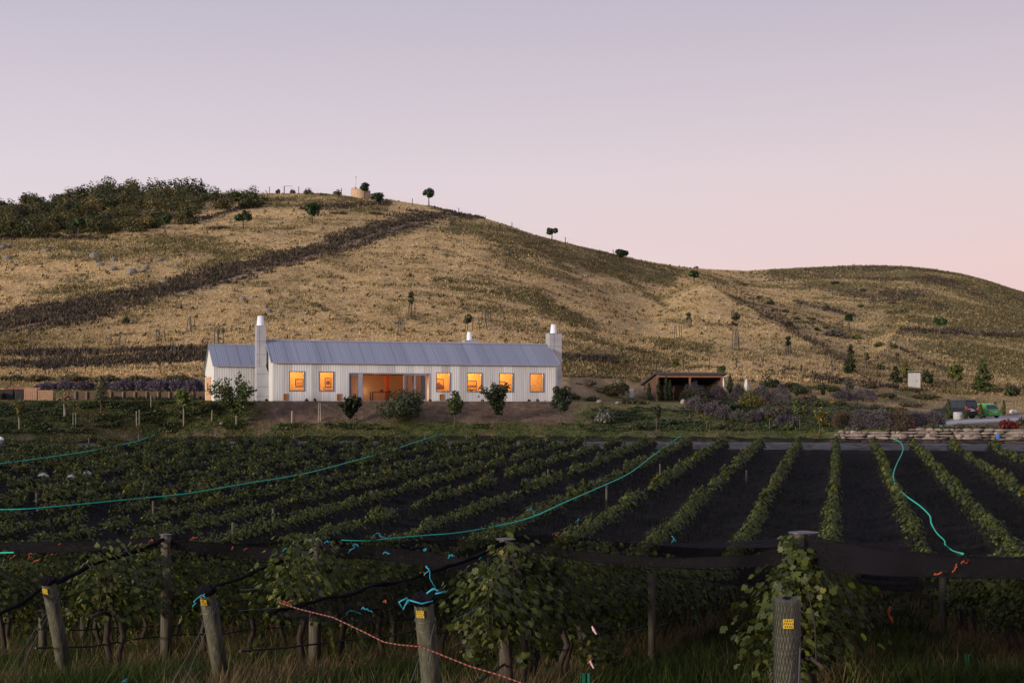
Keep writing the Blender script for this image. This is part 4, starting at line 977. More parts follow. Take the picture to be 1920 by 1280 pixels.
# posts
POSTM = pm('weathered round timber', (.13, .11, .08), (.04, .035, .026), 5, .9, .5, stretch=(5, 5, .5))
POSTG = pm('greenish post timber', (.12, .11, .075), (.034, .036, .022), 4, .9, .5, stretch=(5, 5, .45))
NETBLK = pm('bunched black net', (.010, .009, .011), (.004, .0035, .0045), 9, .95, .6, 60, spec=.05)
WIRE = pm('galvanised wire', (.13, .13, .13), None, 5, .5, metal=.5)
HOSE = pm('black hose', (.012, .012, .012), None, 5, .5)
CYAN = pm('cyan twine', (.02, .30, .40), (.02, .25, .34), 20, .6)
ORNG = pm('orange twine', (.34, .062, .03), (.26, .045, .022), 20, .6)
TEAL = pm('teal net cord', (.008, .44, .29), (.008, .39, .26), 2, .6)
YEL = pm('yellow tag plastic', (.58, .37, .03), (.42, .27, .03), 9, .5)
INK = pm('tag lettering', (.10, .06, .01), None, 9, .6)
ends = [(1475, 1124, 8.5, .075, 0), (793, 1120, 10.8, .073, -1), (387, 1104, 13.3, .074, -2), (90, 1086, 14.8, .073, -3)]
ELAB = ['grey timber end post wrapped in wire mesh with a yellow tag', 'leaning end post with black net cap and cyan twine', 'leaning end post with torn black cap, beside the orange rope', 'leaning end post with flat dark cap beside the tall bare post']
for (px, py, Y, r, i), lab in zip(ends, ELAB):
    top = at(px, py, Y); lean = .26 if i else .12
    ybase = Y + lean * 1.45; bx = top.x + .231 * lean * 1.45; g = Vector((bx, ybase, gz(bx, ybase)))
    t = thing('end_post', lab, 'post', g, 0, 'end posts at the front of the vine rows')
    d = top - g; mb = MB(); mb.tube([-.25 * d, .5 * d, .985 * d, d], [r * 1.08, r * 1.03, r, r * .93], 20); mb.build('post', POSTG, t, True)
    ax = d.normalized(); u = Vector((1, 0, 0)); u = (u - ax * u.dot(ax)).normalized(); w = ax.cross(u)
    ring = lambda h, rr, n=24: [d * h + rr * (math.cos(q) * u + math.sin(q) * w) for q in [2 * math.pi * k / n for k in range(n + 1)]]
    if i == 0:                                                      # diamond wire mesh sleeve and lid
        mb = MB(); n = 26; L = d.length
        for k in range(n):
            for sg in (-1, 1):
                pts = []
                for j in range(15):
                    h = 1.004 - j * .045 / L * 1.0; q = 2 * math.pi * (k + sg * j * .5) / n
                    pts.append(d * h + (r + .005) * (math.cos(q) * u + math.sin(q) * w))
                mb.tube(pts, .0014, 3, cap=False)
        for k in range(-3, 4):
            for (a_, b_) in ((u, w), (w, u)):
                hw = math.sqrt(max(0, 1 - (k / 3.6) ** 2)) * r; c = d * 1.006 + a_ * k / 3.6 * r; mb.tube([c - b_ * hw, c + b_ * hw], .0014, 3, cap=False)
        mb.build('wire_mesh', WIRE, t)
        mb = MB(); mb.tube(ring(1.006, r * .25, 10), .008, 5); mb.build('knot', NETBLK, t)
    else:
        mb = MB(); rr = random.Random(i); prof = [(r * 1.16, -.035), (r * 1.22, -.012), (r * 1.12, .014), (r * .5, .022)]; nn = 20
        for (q, z) in prof:
            for k in range(nn):
                an = 2 * math.pi * k / nn; mb.v.append(tuple(d + ax * (z + rr.uniform(-.007, .007)) + q * rr.uniform(.94, 1.08) * (math.cos(an) * u + math.sin(an) * w)))
        for j in range(3):
            for k in range(nn): k2 = (k + 1) % nn; mb.f.append((j * nn + k, j * nn + k2, (j + 1) * nn + k2, (j + 1) * nn + k))
        mb.f.append(tuple(range(nn))[::-1]); mb.f.append(tuple(3 * nn + k for k in range(nn))); mb.build('net_cap', NETBLK, t)
    # tag plate facing the headland, with its rows of embossed marks
    f = Vector((-.35 if i else -.08, -1, 0)).normalized(); f = (f - ax * f.dot(ax)).normalized(); sd = ax.cross(f); hh = .125 if i == 0 else .10; c = d - ax * hh + f * (r + .004)
    s = .031
    bx_ = lambda c, a, b, e: [c + sd * x + ax * z + f * y for x in (-a, a) for y in (-e, e) for z in (-b, b)]
    bf = [(0, 1, 3, 2), (4, 6, 7, 5), (0, 4, 5, 1), (2, 3, 7, 6), (0, 2, 6, 4), (1, 5, 7, 3)]
    mb = MB(); mb.add(bx_(c, s, s * .92, .003), bf); tg = mb.build('tag', YEL, t)
    mb = MB(); rr = random.Random(i + 9)
    for (z, k) in ((.6, 4), (.0, 5), (-.55, 4)):
        for q in range(k):
            x = (q - (k - 1) / 2) * s * .42
            mb.add(bx_(c + sd * x + ax * s * z + f * .0035, s * .07, s * .17, .001), bf); 
            if rr.random() < .7: mb.add(bx_(c + sd * (x + s * .12) + ax * s * (z + rr.choice((-.15, 0, .15))) + f * .0034, s * .09, s * .05, .001), bf)
    mb.build('lettering', INK, tg)
    mb = MB()
    for h in (.86, .80): mb.tube(ring(h, r + .006), .0022, 4, cap=False)
    gl = Vector((-.18 if i else .03, -1.0, 0)); 
    mb.build('wire_band', WIRE, t)
    e1 = t.location; a0 = g + d * .84 + Vector((.05, .0, 0)); 
    mb = MB(); b0 = Vector((top.x - .30, Y - .75, gz(top.x - .3, Y - .75) - .05)); mb.tube([a0 - g, b0 - g], .0028, 4); b1 = b0 + Vector((.16, -.12, 0)); mb.tube([a0 - g + Vector((.03, 0, .03)), b1 - g], .0028, 4); mb.build('stay_wire', WIRE, t)
# line posts: the tall ones at the net front
lineposts = [(1500, 1000, 11.3, .062, 'timber line post topped by a flat net spreader amid climbing leaves', True), (948, 1012, 13.55, .062, 'timber line post with leaves over its top and net drawn down beside it', False),
             (590, 1013, 16.07, .068, 'timber line post with cyan twine where the net is tied', False), (311, 1003, 17.4, .066, 'tall bare timber line post between two leaning capped posts', False)]
capm = pm('dark plastic cap', (.05, .048, .055), None, 4, .4)
for px, py, Y, r, lab, big in lineposts:
    top = at(px, py, Y); g = Vector((top.x, Y, gz(top.x, Y))); t = thing('line_post', lab, 'post', g, 0, 'line posts carrying the front of the net'); h = top.z - g.z
    mb = MB(); mb.tube([(0, 0, -.2), (.004, 0, h * .5), (0, 0, h)], [r * 1.05, r, r * .97], 18); mb.build('post', POSTM, t, True)
    mb = MB(); q = .095 if big or px == 948 else .078; lathe(mb, [(q, h + .003), (q, h + .012), (q * .3, h + .022)], 18)
    if big: mb.v = [(x * 1.3 + .03, y, z) for x, y, z in mb.v]
    mb.build('cap', capm, t)
extra = [(80, 1122, 19.7, .055, 'short timber post half hidden behind the leaning end post with flat cap'), (157, 1104, 24.0, .06, 'thin timber post behind the vines near the flat-capped leaning post'),
         (737, 1098, 21.5, .05, 'slim timber post deep between vines behind the orange rope'), (1768, 1082, 26.5, .07, 'timber post below the wide net fold at the open grassy alley'), (1222, 1120, 17.5, .045, 'slim timber post among vine trunks behind the green cloth')]
for px, py, Y, r, lab in extra:
    x = (px - 960) / F * Y; g = Vector((x, Y, gz(x, Y))); h = max(1.15, (HZ - py) / F * Y - g.z)
    t = tag(MB().tube([(0, 0, -.2), (0, 0, h)], [r * 1.04, r], 12).build('line_post', POSTM, None, True), lab, 'post', 'line posts among the vines'); t.location = g
FARP = [(714, 813, 'beside the teal cord under the glazed door'), (797, 810, 'where the second teal cord meets the gravel road'), (875, 812, 'at the road, below the fourth lit window'), (923, 813, 'at the road, under the spreading vase-shaped tree'),
        (951, 814, 'at the road, below the fifth lit window'), (932, 847, 'one row in from the road, below the fifth window'), (863, 909, 'mid-field, on the line below the third lit window'), (1023, 818, 'at the road, below the sixth lit window'),
        (1027, 878, 'half sunk in leaves below the far gable chimney'), (1097, 818, 'at the road, right of the gable end tree'), (1137, 909, 'beside the long teal cord below the grey bush'), (1238, 868, 'standing clear left of the long teal cord end'),
        (167, 819, 'behind the upper teal cord, below the log pile'), (507, 814, 'by the road, under the tall chimney'), (551, 812, 'by the road, below the first lit window'), (260, 810, 'where the uppermost teal cord is tied'),
        (269, 903, 'just above the second teal cord, below the tree guards'), (287, 938, 'just below the second teal cord'), (460, 915, 'on the second teal cord, below the annex'), (513, 951, 'pale and clear of leaves, below the first window'),
        (437, 977, 'below the pale clear post, near the net front'), (69, 923, 'under the second teal cord, below the bins'), (1399, 880, 'on the row right of the long teal cord')]
for px, py, w in FARP:
    g = ground(px, py, 20, 1.45); t = tag(MB().tube([(0, 0, -.2), (R.uniform(-.02, .02), 0, 1.42)], [.05, .046], 8).build('line_post', POSTM, None, True), 'grey timber post in netted rows, ' + w, 'post', 'line posts in the far rows')
    t.location = g
# trellis wires and drip hoses along the front rows
for i in (1, 0, -1, -2, -3, -4, -5):
    y0 = row_start(i) - (2.6 if i in (0, -1, -2, -3) else 0); pts = lambda h, sag: [(rowx(i, y), y, gz(rowx(i, y), y) + h - sag * abs(math.sin(k * 1.9))) for k, y in enumerate(np.arange(y0, y0 + 16, 1.1))]
    mb = MB(); mb.tube(pts(.40, .05), .011, 6); tag(mb.build('drip_hose', HOSE), f'black drip hose slung low along the {rowname(i)}', 'hose', 'drip hoses along the front rows')
    mb = MB(); [mb.tube(pts(h, .01), .003, 4) for h in (.78, .98)]; tag(mb.build('trellis_wire', WIRE), f'thin trellis wires strung along the {rowname(i)}', 'wire', 'trellis wires along the front rows')

# nets
def net_mat(name, op, hi=(.024, .020, .026)):
    m, n, l, p = nodes_of(name); p.inputs['Roughness'].default_value = 1.0; p.inputs['Specular IOR Level'].default_value = .03
    t = n.new('ShaderNodeTexCoord'); ns = n.new('ShaderNodeTexNoise'); ns.inputs['Scale'].default_value = .6; ns.inputs['Detail'].default_value = 6
    mp = n.new('ShaderNodeMapping'); mp.inputs['Scale'].default_value = (.5, 2.5, 1); mp.inputs['Rotation'].default_value = (0, 0, .23); l.new(t.outputs['Object'], mp.inputs[0]); l.new(mp.outputs[0], ns.inputs['Vector'])
    rp = n.new('ShaderNodeValToRGB'); e = rp.color_ramp.elements; e[0].position = .3; e[1].position = .75; e[0].color = (.005, .0045, .0055, 1); e[1].color = (*hi, 1)
    l.new(ns.outputs[0], rp.inputs[0]); l.new(rp.outputs[0], p.inputs['Base Color'])
    tr = n.new('ShaderNodeBsdfTransparent'); ms = n.new('ShaderNodeMixShader')
    mr = n.new('ShaderNodeMapRange'); mr.inputs[1].default_value = .35; mr.inputs[2].default_value = .7; mr.inputs[3].default_value = op - .12; mr.inputs[4].default_value = op + .12
    l.new(ns.outputs[0], mr.inputs[0]); l.new(mr.outputs[0], ms.inputs[0])
    l.new(tr.outputs[0], ms.inputs[1]); l.new(p.outputs[0], ms.inputs[2]); l.new(ms.outputs[0], n['Material Output'].inputs[0]); return m
NET = net_mat('black bird net', .58); NETD = net_mat('doubled black bird net', .84, (.011, .0095, .013))
NETZ = 1.11
panels = [(1, 8, 'sheet of black bird net over the rows right of the winding teal cord'), (-4, 1, 'sheet of black bird net between the long and the winding teal cords'), (-10, -4, 'sheet of black bird net between the two long teal cords below the house'),
          (-17, -10, 'sheet of black bird net between the upper teal cords below the annex'), (-25, -17, 'sheet of black bird net beyond the uppermost teal cord by the bank')]
def ysteps(a, b):
    out = [a]; 
    while out[-1] < b - 1.2: out.append(out[-1] + .55 + .012 * out[-1])
    out.append(b); return np.array(out)
def net_sheet(i0, i1):
    V = []; Fc = []; base = 0; SUB = 6
    for i in range(i0, i1):
        a, b = max(row_start(i), row_start(i)), row_start(i + 1); ea, eb = row_end(i) + 5.0, row_end(i + 1) + 5.0
        T = np.concatenate([np.linspace(0, .955, 56) ** 1.4, np.linspace(.945, 1, 8)]); U = np.linspace(0, 1, SUB + 1)
        Yg = (a + (b - a) * U)[None, :] * (1 - T[:, None]) + (ea + (eb - ea) * U)[None, :] * T[:, None]
        Xg = (-.3 + SPC * (i + U)[None, :] + .225 * Yg) / .974
        sag = .34 * np.sin(np.pi * U)[None, :] ** .8 * (.75 + .5 * fbm(Yg * .25, Xg * 0 + i * 7.3, 81))
        tail = np.clip((Yg - Yg[-1:] + 4.6) / 4.6, 0, 1); nc_ = Yg.shape[1]
        dF = np.maximum(Yg - Yg[:1], 0); on = 1 if -6 < i < 5 else 0; fr = .55 * np.exp(-dF / 2.5) * on + .45 * np.exp(-(dF / 13) ** 2) * on
        Zg = terr(Xg, Yg) + NETZ + .42 * fr - sag * (1 - .75 * tail) * (1 - .9 * np.exp(-(dF / 17) ** 2) * on) - .62 * tail + (fbm(Xg * 1.3, Yg * .7, 83) - .5) * .12 - .0 * tail
        Zg[-1] = Zg[-1] - .30 + .12 * NP.random(nc_)                                         # hem hanging down at the road
        nr, nc = Yg.shape; idx = np.arange(nr * nc).reshape(nr, nc) + base; base += nr * nc
        V.append(np.stack([Xg, Yg, Zg], -1).reshape(-1, 3)); Fc.append(np.stack([idx[:-1, :-1], idx[:-1, 1:], idx[1:, 1:], idx[1:, :-1]], -1).reshape(-1, 4))
    return np.concatenate(V), np.concatenate(Fc)
nets = []
for (i0, i1, lab) in panels:
    v, f = net_sheet(i0, i1); o = link_mesh('bird_net', fast_mesh('bird_net', v, f), NET, smooth=True); tag(o, lab, 'bird net', 'bird nets over the vineyard'); nets.append(o)
def ribbon(name, parent, pts, mat, sag=0.0, folds=5, th=.03):
    """Hanging band of bunched net: pts = (px, ytop, ybottom, Y)."""
    P = np.array(pts, float); s = np.linspace(0, 1, 70); q = np.linspace(0, 1, len(P)); I = [np.interp(s, q, P[:, k]) for k in range(4)]
    for k in range(1, 3):                                            # soften the knees
        for _ in range(6): I[k][1:-1] = (I[k][:-2] + 2 * I[k][1:-1] + I[k][2:]) / 4
    V = []; n = folds * 2 + 1
    for j in range(n):
        u = j / (n - 1); z = I[1] + (I[2] - I[1]) * u; off = (th * (1 if j % 2 else -1) * (.6 + .6 * NP.random())) * np.interp(s, [0, .06, .94, 1], [.2, 1, 1, .2]) + .012 * np.sin(s * 40 + j)
        Y = I[3] + off; V.append(np.stack([(I[0] - 960) / F * Y, Y, (HZ - z) / F * Y], -1))
    V = np.array(V); i = np.arange(n * 70).reshape(n, 70)
    f = np.stack([i[:-1, :-1], i[:-1, 1:], i[1:, 1:], i[1:, :-1]], -1).reshape(-1, 4)
    return link_mesh(name, fast_mesh(name, V.reshape(-1, 3), f), mat, parent, smooth=True)
ribbon('front_fold', nets[1], [(955, 1014, 1030, 13.5), (1100, 1034, 1053, 13), (1250, 1045, 1065, 12.4), (1400, 1040, 1063, 11.8), (1470, 1020, 1060, 11.4), (1502, 1002, 1056, 11.28)], NETD)
ribbon('front_fold', nets[0], [(1508, 1002, 1062, 11.2), (1560, 1012, 1070, 10.9), (1650, 1028, 1079, 10.4), (1800, 1043, 1084, 9.8), (1960, 1046, 1087, 9.4), (2120, 1052, 1090, 9.1), (2290, 1108, 1150, 8.9)], NETD)
ribbon('front_fold', nets[1], [(598, 1018, 1046, 16.0), (700, 1022, 1048, 15.4), (800, 1034, 1062, 14.6), (870, 1046, 1074, 14.1), (948, 1014, 1046, 13.6)], NETD)
ribbon('front_fold', nets[1], [(318, 1010, 1028, 17.4), (430, 1021, 1044, 17), (520, 1026, 1050, 16.5), (585, 1018, 1042, 16.1)], NETD)
ribbon('front_fold', nets[2], [(-160, 1022, 1046, 19.8), (0, 1016, 1038, 18.9), (150, 1014, 1034, 18.2), (303, 1006, 1026, 17.45)], NETD)
def roll(parent, pts, r):
    mb = MB(); P = [at(*p) for p in pts]; Q = []
    for a, b in zip(P, P[1:]):
        for k in range(8): Q.append(a.lerp(b, k / 8) - Vector((0, 0, .02 * math.sin(math.pi * k / 8))) + Vector((R.uniform(-.008, .008), 0, R.uniform(-.008, .008))))
    Q.append(P[-1]); mb.tube(Q, [r * .55 * R.uniform(.55, 1.4) for _ in Q], 8); return mb.build('rolled_edge', NETBLK, parent, True)
roll(nets[1], [(945, 1016, 13.5), (840, 1062, 12.8), (700, 1098, 12.2), (600, 1122, 11.9), (500, 1146, 11.6)], .035)
roll(nets[1], [(588, 1022, 16.0), (480, 1070, 14.6), (395, 1100, 13.35)], .035); roll(nets[1], [(306, 1012, 17.35), (175, 1057, 16), (90, 1096, 14.95), (0, 1150, 14.2), (-80, 1190, 13.6)], .042)
ribbon('draped_skirt', nets[1], [(948, 1022, 1110, 13.4), (840, 1066, 1150, 12.75), (700, 1102, 1170, 12.15), (600, 1126, 1166, 11.85), (510, 1148, 1160, 11.6)], NET, folds=2)
# teal cords marking the net seams
def over_net(px, py, up=.30):
    g = ground(px, py, 17.5, NETZ + up); g.z += NETZ + up; return g
CORDS = [([(-60, 876), (0, 869), (60, 861), (145, 849), (200, 839), (260, 826), (290, 814)], 'thin teal cord on the net, uppermost and shortest, below the log pile', .03),
         ([(-60, 957), (0, 955), (60, 953), (150, 945), (250, 935), (350, 925), (450, 908), (560, 890), (640, 870), (730, 845), (790, 825), (832, 813)], 'teal cord on the net from the road below the third lit window', .024),
         ([(640, 1012), (695, 1013), (740, 1008), (800, 1003), (860, 998), (940, 984), (1000, 968), (1060, 941), (1120, 915), (1180, 887), (1220, 857), (1255, 832), (1277, 816)], 'long teal cord sweeping up the net to the road below the shed', .024),
         ([(1672, 822), (1686, 827), (1693, 838), (1691, 850), (1682, 868), (1675, 888), (1677, 902), (1682, 914), (1700, 930), (1725, 948), (1743, 966), (1746, 980), (1756, 998), (1771, 1013), (1772, 1020), (1785, 1031), (1806, 1041)], 'winding teal cord on the net below the dry stone wall', .027)]
for pts, lab, rad in CORDS:
    P = [over_net(*p) for p in pts]; Q = []
    for k in range(len(P) - 1):
        p0, p1, p2, p3 = P[max(k - 1, 0)], P[k], P[k + 1], P[min(k + 2, len(P) - 1)]
        for j in range(6):
            t = j / 6; Q.append(.5 * (2 * p1 + (p2 - p0) * t + (2 * p0 - 5 * p1 + 4 * p2 - p3) * t * t + (3 * p1 - p0 - 3 * p2 + p3) * t ** 3))
    Q.append(P[-1]); rr_ = [rad * (1 if q.y > 45 else max(.5, q.y / 60)) for q in Q]
    tag(MB().tube(Q, rr_, 6).build('net_cord', TEAL, None, True), lab, 'cord', 'teal cords along the net seams')
t = tag(MB().tube([at(0, 1036, 18.6), at(26, 1035, 18.5)], .010, 6).build('net_cord', TEAL), 'short end of teal cord over the vines by the orange twine', 'cord', 'teal cords along the net seams')
# twine ties
def tie(px, py, Y, mat, lab, size=.10, seed=0, grp=None, name='twine_tie', cat='twine'):
    rr = random.Random(seed + int(px)); mb = MB(); s = size
    s *= .58 if mat is ORNG else .7; pts = [Vector((0, 0, 0))]
    for k in range(7): pts.append(pts[-1] + Vector((rr.uniform(-.35, .55) * s, rr.uniform(-.2, .2) * s, rr.uniform(-.35, .3) * s)))
    mb.tube(pts, .0055, 5); mb.tube([Vector((0, 0, 0)), Vector((-.35 * s, 0, -.28 * s)), Vector((-.42 * s, 0, -.5 * s))], .005, 5)
    o = mb.build(name, mat, None, True); o.location = at(px, py, Y); return tag(o, lab, cat, grp)
CG, OG = 'cyan twine ties on the nets', 'orange twine ties on the nets'
for k, (px, py, Y, s, w) in enumerate([(660, 1029, 15.3, .12, 'tangle of cyan twine on the net fold right of the tied line post'), (722, 1034, 15.1, .07, 'small cyan twine tie midway along the net fold'), (797, 1028, 14.5, .06, 'cyan twine scrap above the net fold near curled leaves'), (846, 1040, 14.1, .10, 'cyan twine bunch near the right end of the net fold'),
        (536, 1027, 16.1, .12, 'cyan twine strand left of the tied line post'), (614, 1013, 16.0, .12, 'cyan twine around the tied line post top'), (903, 1044, 13.3, .07, 'cyan twine knot where the net is drawn down under leaves'), (656, 1144, 12.1, .10, 'cyan twine loop hanging from the rolled net edge'), (682, 1137, 12.0, .06, 'small cyan knot on the rolled net edge'),
        (801, 1072, 12.5, .09, 'cyan twine on the rolled edge above the cyan-tied post'), (996, 950, 44, .35, 'cyan twine scrap lying on the net above the long teal cord'), (368, 1130, 13.2, .11, 'cyan twine hooked on the torn-capped post'), (238, 1272, 13.0, .14, 'cyan twine on the grass at the foot of a vine'), (1264, 1012, 26, .16, 'cyan twine hanging from leaves above the net fold'), (1083, 975, 40, .2, 'small cyan twine scrap on the net above the leafy post'), (705, 1000, 30, .2, 'cyan twine scrap at the near end of the long teal cord')]):
    tie(px, py, Y, CYAN, w, s, k, CG)
rr = random.Random(5); tw = thing('twine_bow', 'large cyan twine bow tied round the cap of the leaning post', 'twine', at(790, 1126, 10.68)); mb = MB()
A = lambda x, y: Vector(((x - 790) / F * 10.68, 0, (1126 - y) / F * 10.68))
mb.tube([A(764, 1120), A(748, 1128), A(756, 1142), A(764, 1122), A(758, 1136), A(768, 1124)], .007, 6); mb.tube([A(800, 1112), A(812, 1103), A(822, 1106), A(816, 1112), A(836, 1108)], .0075, 6); mb.tube([A(766, 1124), A(790, 1131), A(812, 1126)], .006, 6); mb.tube([A(818, 1104), A(806, 1084), A(806, 1070)], .003, 4)
mb.build('loops', CYAN, tw, True)
for k, (px, py, Y, s, w) in enumerate([(58, 1042, 18.2, .16, 'looped orange twine hanging in the vines at the far edge'), (64, 1052, 18.0, .10, 'orange twine curl just below the looped one'), (22, 1044, 18.3, .10, 'orange twine scrap left of the looped one'), (98, 1038, 18.1, .06, 'short orange twine bit right of the looped one'), (113, 1018, 18.3, .07, 'orange twine bit on the black net fold left of the bare post'), (265, 1018, 17.5, .12, 'orange twine strand running up to the tall bare post'), (283, 1012, 17.5, .09, 'orange twine knot close against the tall bare post'), (360, 1009, 17.2, .09, 'orange twine on a leaf right of the tall bare post'),
        (437, 1027, 16.9, .07, 'first of two pink-orange ties on the fold right of the bare post'), (461, 1028, 16.8, .08, 'second of two pink-orange ties on the fold right of the bare post'), (787, 1076, 12.6, .09, 'orange twine strand on the rolled edge above the cyan bow'), (533, 1126, 11.7, .10, 'orange twine knot at the upper end of the orange rope'), (723, 1124, 11.9, .08, 'faded orange tie under the rolled edge left of the cyan bow'), (1755, 1074, 9.85, .05, 'small orange tie on the wide net fold'), (1790, 1068, 9.8, .06, 'upright orange tie on the wide net fold right of the small one'), (1808, 1050, 9.75, .08, 'dull orange tie at the end of the winding teal cord'),
        (1040, 998, 36, .25, 'orange twine scrap on the net left of the leafy rows')]):
    tie(px, py, Y, ORNG, w, s, k + 40, OG)
t = tag(MB().tube([at(1669, 1136, 14), at(1667, 1146, 14), at(1666, 1151, 14), at(1671, 1159, 14), at(1674, 1167, 14)], [.012, .016, .010, .016, .012], 6).build('marker_ribbon', ORNG, None, True), 'orange ribbon dangling over the open grassy alley', 'ribbon')
# orange rope with dark flecks
m, n_, l_, p_ = nodes_of('flecked rope'); t_ = n_.new('ShaderNodeTexCoord'); w_ = n_.new('ShaderNodeTexWave'); w_.inputs['Scale'].default_value = 9; l_.new(t_.outputs['Object'], w_.inputs['Vector'])
r_ = n_.new('ShaderNodeValToRGB'); r_.color_ramp.interpolation = 'CONSTANT'; e_ = r_.color_ramp.elements; e_[0].color = (.02, .015, .015, 1); e_[1].position = .50; e_[1].color = (.30, .055, .025, 1); l_.new(w_.outputs['Fac'], r_.inputs[0]); l_.new(r_.outputs[0], p_.inputs['Base Color'])
tag(MB().tube([at(*p) for p in [(520, 1128, 11.7), (560, 1141, 11.5), (625, 1157, 11.2), (680, 1183, 11.0), (720, 1203, 10.9), (748, 1208, 10.8), (790, 1212, 10.5), (830, 1228, 10.2), (880, 1248, 10.0), (940, 1266, 9.7), (1000, 1288, 9.5), (1060, 1310, 9.3)]], .0055, 6).build('rope', m, None, True), 'orange rope with black flecks slung low between the front posts', 'rope')
# cloths and ribbons by the vines, plastic scraps
GRN = pm('green shade cloth', (.005, .10, .05), (.004, .06, .03), 12, .8, .5)
def cloth(px, py, Y, w, h, lab, mat=GRN, name='shade_cloth', cat='cloth'):
    mb = MB(); n = 8
    for j in range(2):
        for i in range(n): mb.v.append(((i / (n - 1) - .5) * w, .02 * math.sin(i * 1.9), -j * h))
    for i in range(n - 1): mb.f.append((i, i + 1, n + i + 1, n + i))
    o = mb.build(name, mat); o.location = at(px, py, Y); s = o.modifiers.new('solid', 'SOLIDIFY'); s.thickness = .006; return tag(o, lab, cat)
cloth(1098, 1261, 10.5, .075, .16, 'green shade cloth pegged low on the hose under the leafy post row'); cloth(1813, 1226, 15, .05, .11, 'small green cloth scrap hanging under vines beyond the open alley')
PINK = pm('pink and white tape', (.62, .16, .17), (.6, .5, .5), 18, .6)
t = tag(MB().tube([at(1110, 1173, 11), at(1113, 1180, 11), at(1118, 1188, 11)], [.006, .012, .006], 5).build('marker_ribbon', PINK), 'pink and white tape tied in vine leaves above the green cloth', 'ribbon')
t = tag(MB().tube([at(1102, 1243, 10.6), at(1106, 1238, 10.6), at(1113, 1252, 10.6)], [.005, .012, .006], 5).build('marker_ribbon', PINK), 'pink and white tape tied to the hose just above the green cloth', 'ribbon')
PLAS = pm('grey plastic sheet', (.24, .23, .22), (.16, .15, .145), 6, .5)
for k, (px, py, w, lab) in enumerate([(80, 896, .5, 'crumpled pale plastic sheet caught on the net in the rows'), (133, 899, .45, 'flat pale plastic strip on the net beside the crumpled sheet'), (162, 891, .35, 'small grey plastic scrap on the net near a flat strip')]):
    mb = MB(); rr = random.Random(k); g = over_net(px, py, .05)
    mb.add([(-w * .5, 0, .1), (w * .1, -.1, .16), (w * .5, .05, .02), (w * .4, .4, .1), (-.1, .5, .25), (-w * .55, .3, .2)], [(0, 1, 4, 5), (1, 2, 3, 4)]); o = mb.build('plastic_scrap', PLAS); o.location = g; sd = o.modifiers.new('solid', 'SOLIDIFY'); sd.thickness = .01; tag(o, lab, 'plastic')
# climbing shoots on the two leafy front posts
def climber(lab, base, blobs, n, seed, size=.058):
    rng = np.random.default_rng(seed); g = Vector((base.x, base.y, gz(base.x, base.y))); t = thing('grapevine', lab, 'grapevine', g, 0, 'grapevines under the nets'); C = []; D = []
    tot = sum(b[4] * b[5] for b in blobs); n = int(n * 2.4)
    for (px, py, Y, dz, w, h) in blobs:
        m = int(n * w * h / tot); c = at(px, py, Y) - g; s = Y / F
        d = rng.normal(size=(m, 3)); d /= np.linalg.norm(d, axis=1, keepdims=True); r = rng.random((m, 1)) ** .4
        C.append(np.array(c)[None] + d * r * np.array([w * s * .5, dz, h * s * .5])); D.append(d + np.array([0, -.5, .5]) + .5 * rng.normal(size=(m, 3)))
    C = np.concatenate(C); D = np.concatenate(D); up = np.zeros_like(D); up[:, 2] = -1
    v, f, a = leaves(C, D, size * rng.uniform(.6, 1.2, len(C)), LOBED, rng, up=up + .4 * rng.normal(size=up.shape), fold=.18)
    link_mesh('foliage', fast_mesh('foliage', v, f, var=a), VINE, t)
    mb = vine_trunk(random.Random(seed)); top = at(blobs[0][0], blobs[0][1], blobs[0][2]) - g
    mb.tube([(0, 0, .6), tuple(top * .6 + Vector((.03, 0, .2))), tuple(top)], [.02, .012, .005], 5); mb.build('trunk', VINEBARK, t, True)
climber('tall leafy grapevine climbing the line post behind the mesh-wrapped post', Vector((rowx(0, 11.1), 11.0, 0)),
        [(1480, 1018, 11.15, .12, 44, 40), (1500, 1050, 11.1, .15, 70, 50), (1528, 1045, 11.2, .15, 44, 52), (1510, 1085, 11.0, .2, 90, 50), (1470, 1098, 10.9, .15, 60, 34), (1545, 1105, 11.0, .2, 60, 44), (1535, 1150, 11.2, .25, 66, 70), (1560, 1190, 11.4, .25, 64, 80), (1530, 1225, 11.0, .2, 46, 70), (1500, 1110, 11, .15, 60, 30)], 330, 5)
climber('full grapevine spilling over the post top beside the drawn-down net', Vector((rowx(-1, 13.2), 13.2, 0)),
        [(955, 1030, 13.5, .2, 90, 30), (925, 1060, 13.3, .2, 70, 50), (985, 1055, 13.6, .2, 70, 60), (890, 1085, 13.0, .25, 70, 70), (1020, 1100, 13.8, .25, 100, 80), (905, 1150, 13.0, .25, 70, 90), (970, 1160, 13.7, .2, 60, 60), (890, 1215, 12.8, .2, 56, 60), (1045, 1060, 13.9, .2, 50, 40), (1000, 1140, 13.7, .2, 80, 60), (985, 1235, 12.9, .1, 40, 30)], 420, 6)
climber('grapevine hanging low behind the green cloth and pink tape', Vector((rowx(-1, 15.2), 15.2, 0)), [(1120, 1185, 14.5, .2, 80, 50), (1110, 1215, 14.2, .2, 60, 70), (1150, 1225, 14.5, .2, 50, 60), (1180, 1130, 15, .25, 90, 80), (1130, 1140, 15, .25, 80, 60)], 200, 8)
climber('grapevine with hanging leaves left of the tall bare post', Vector((rowx(-3, 16.4), 16.2, 0)), [(215, 1060, 16.5, .25, 90, 60), (235, 1100, 16.3, .25, 90, 70), (205, 1130, 16.3, .2, 60, 50), (260, 1075, 16.8, .2, 60, 60), (190, 1070, 16.4, .2, 50, 50)], 220, 9)

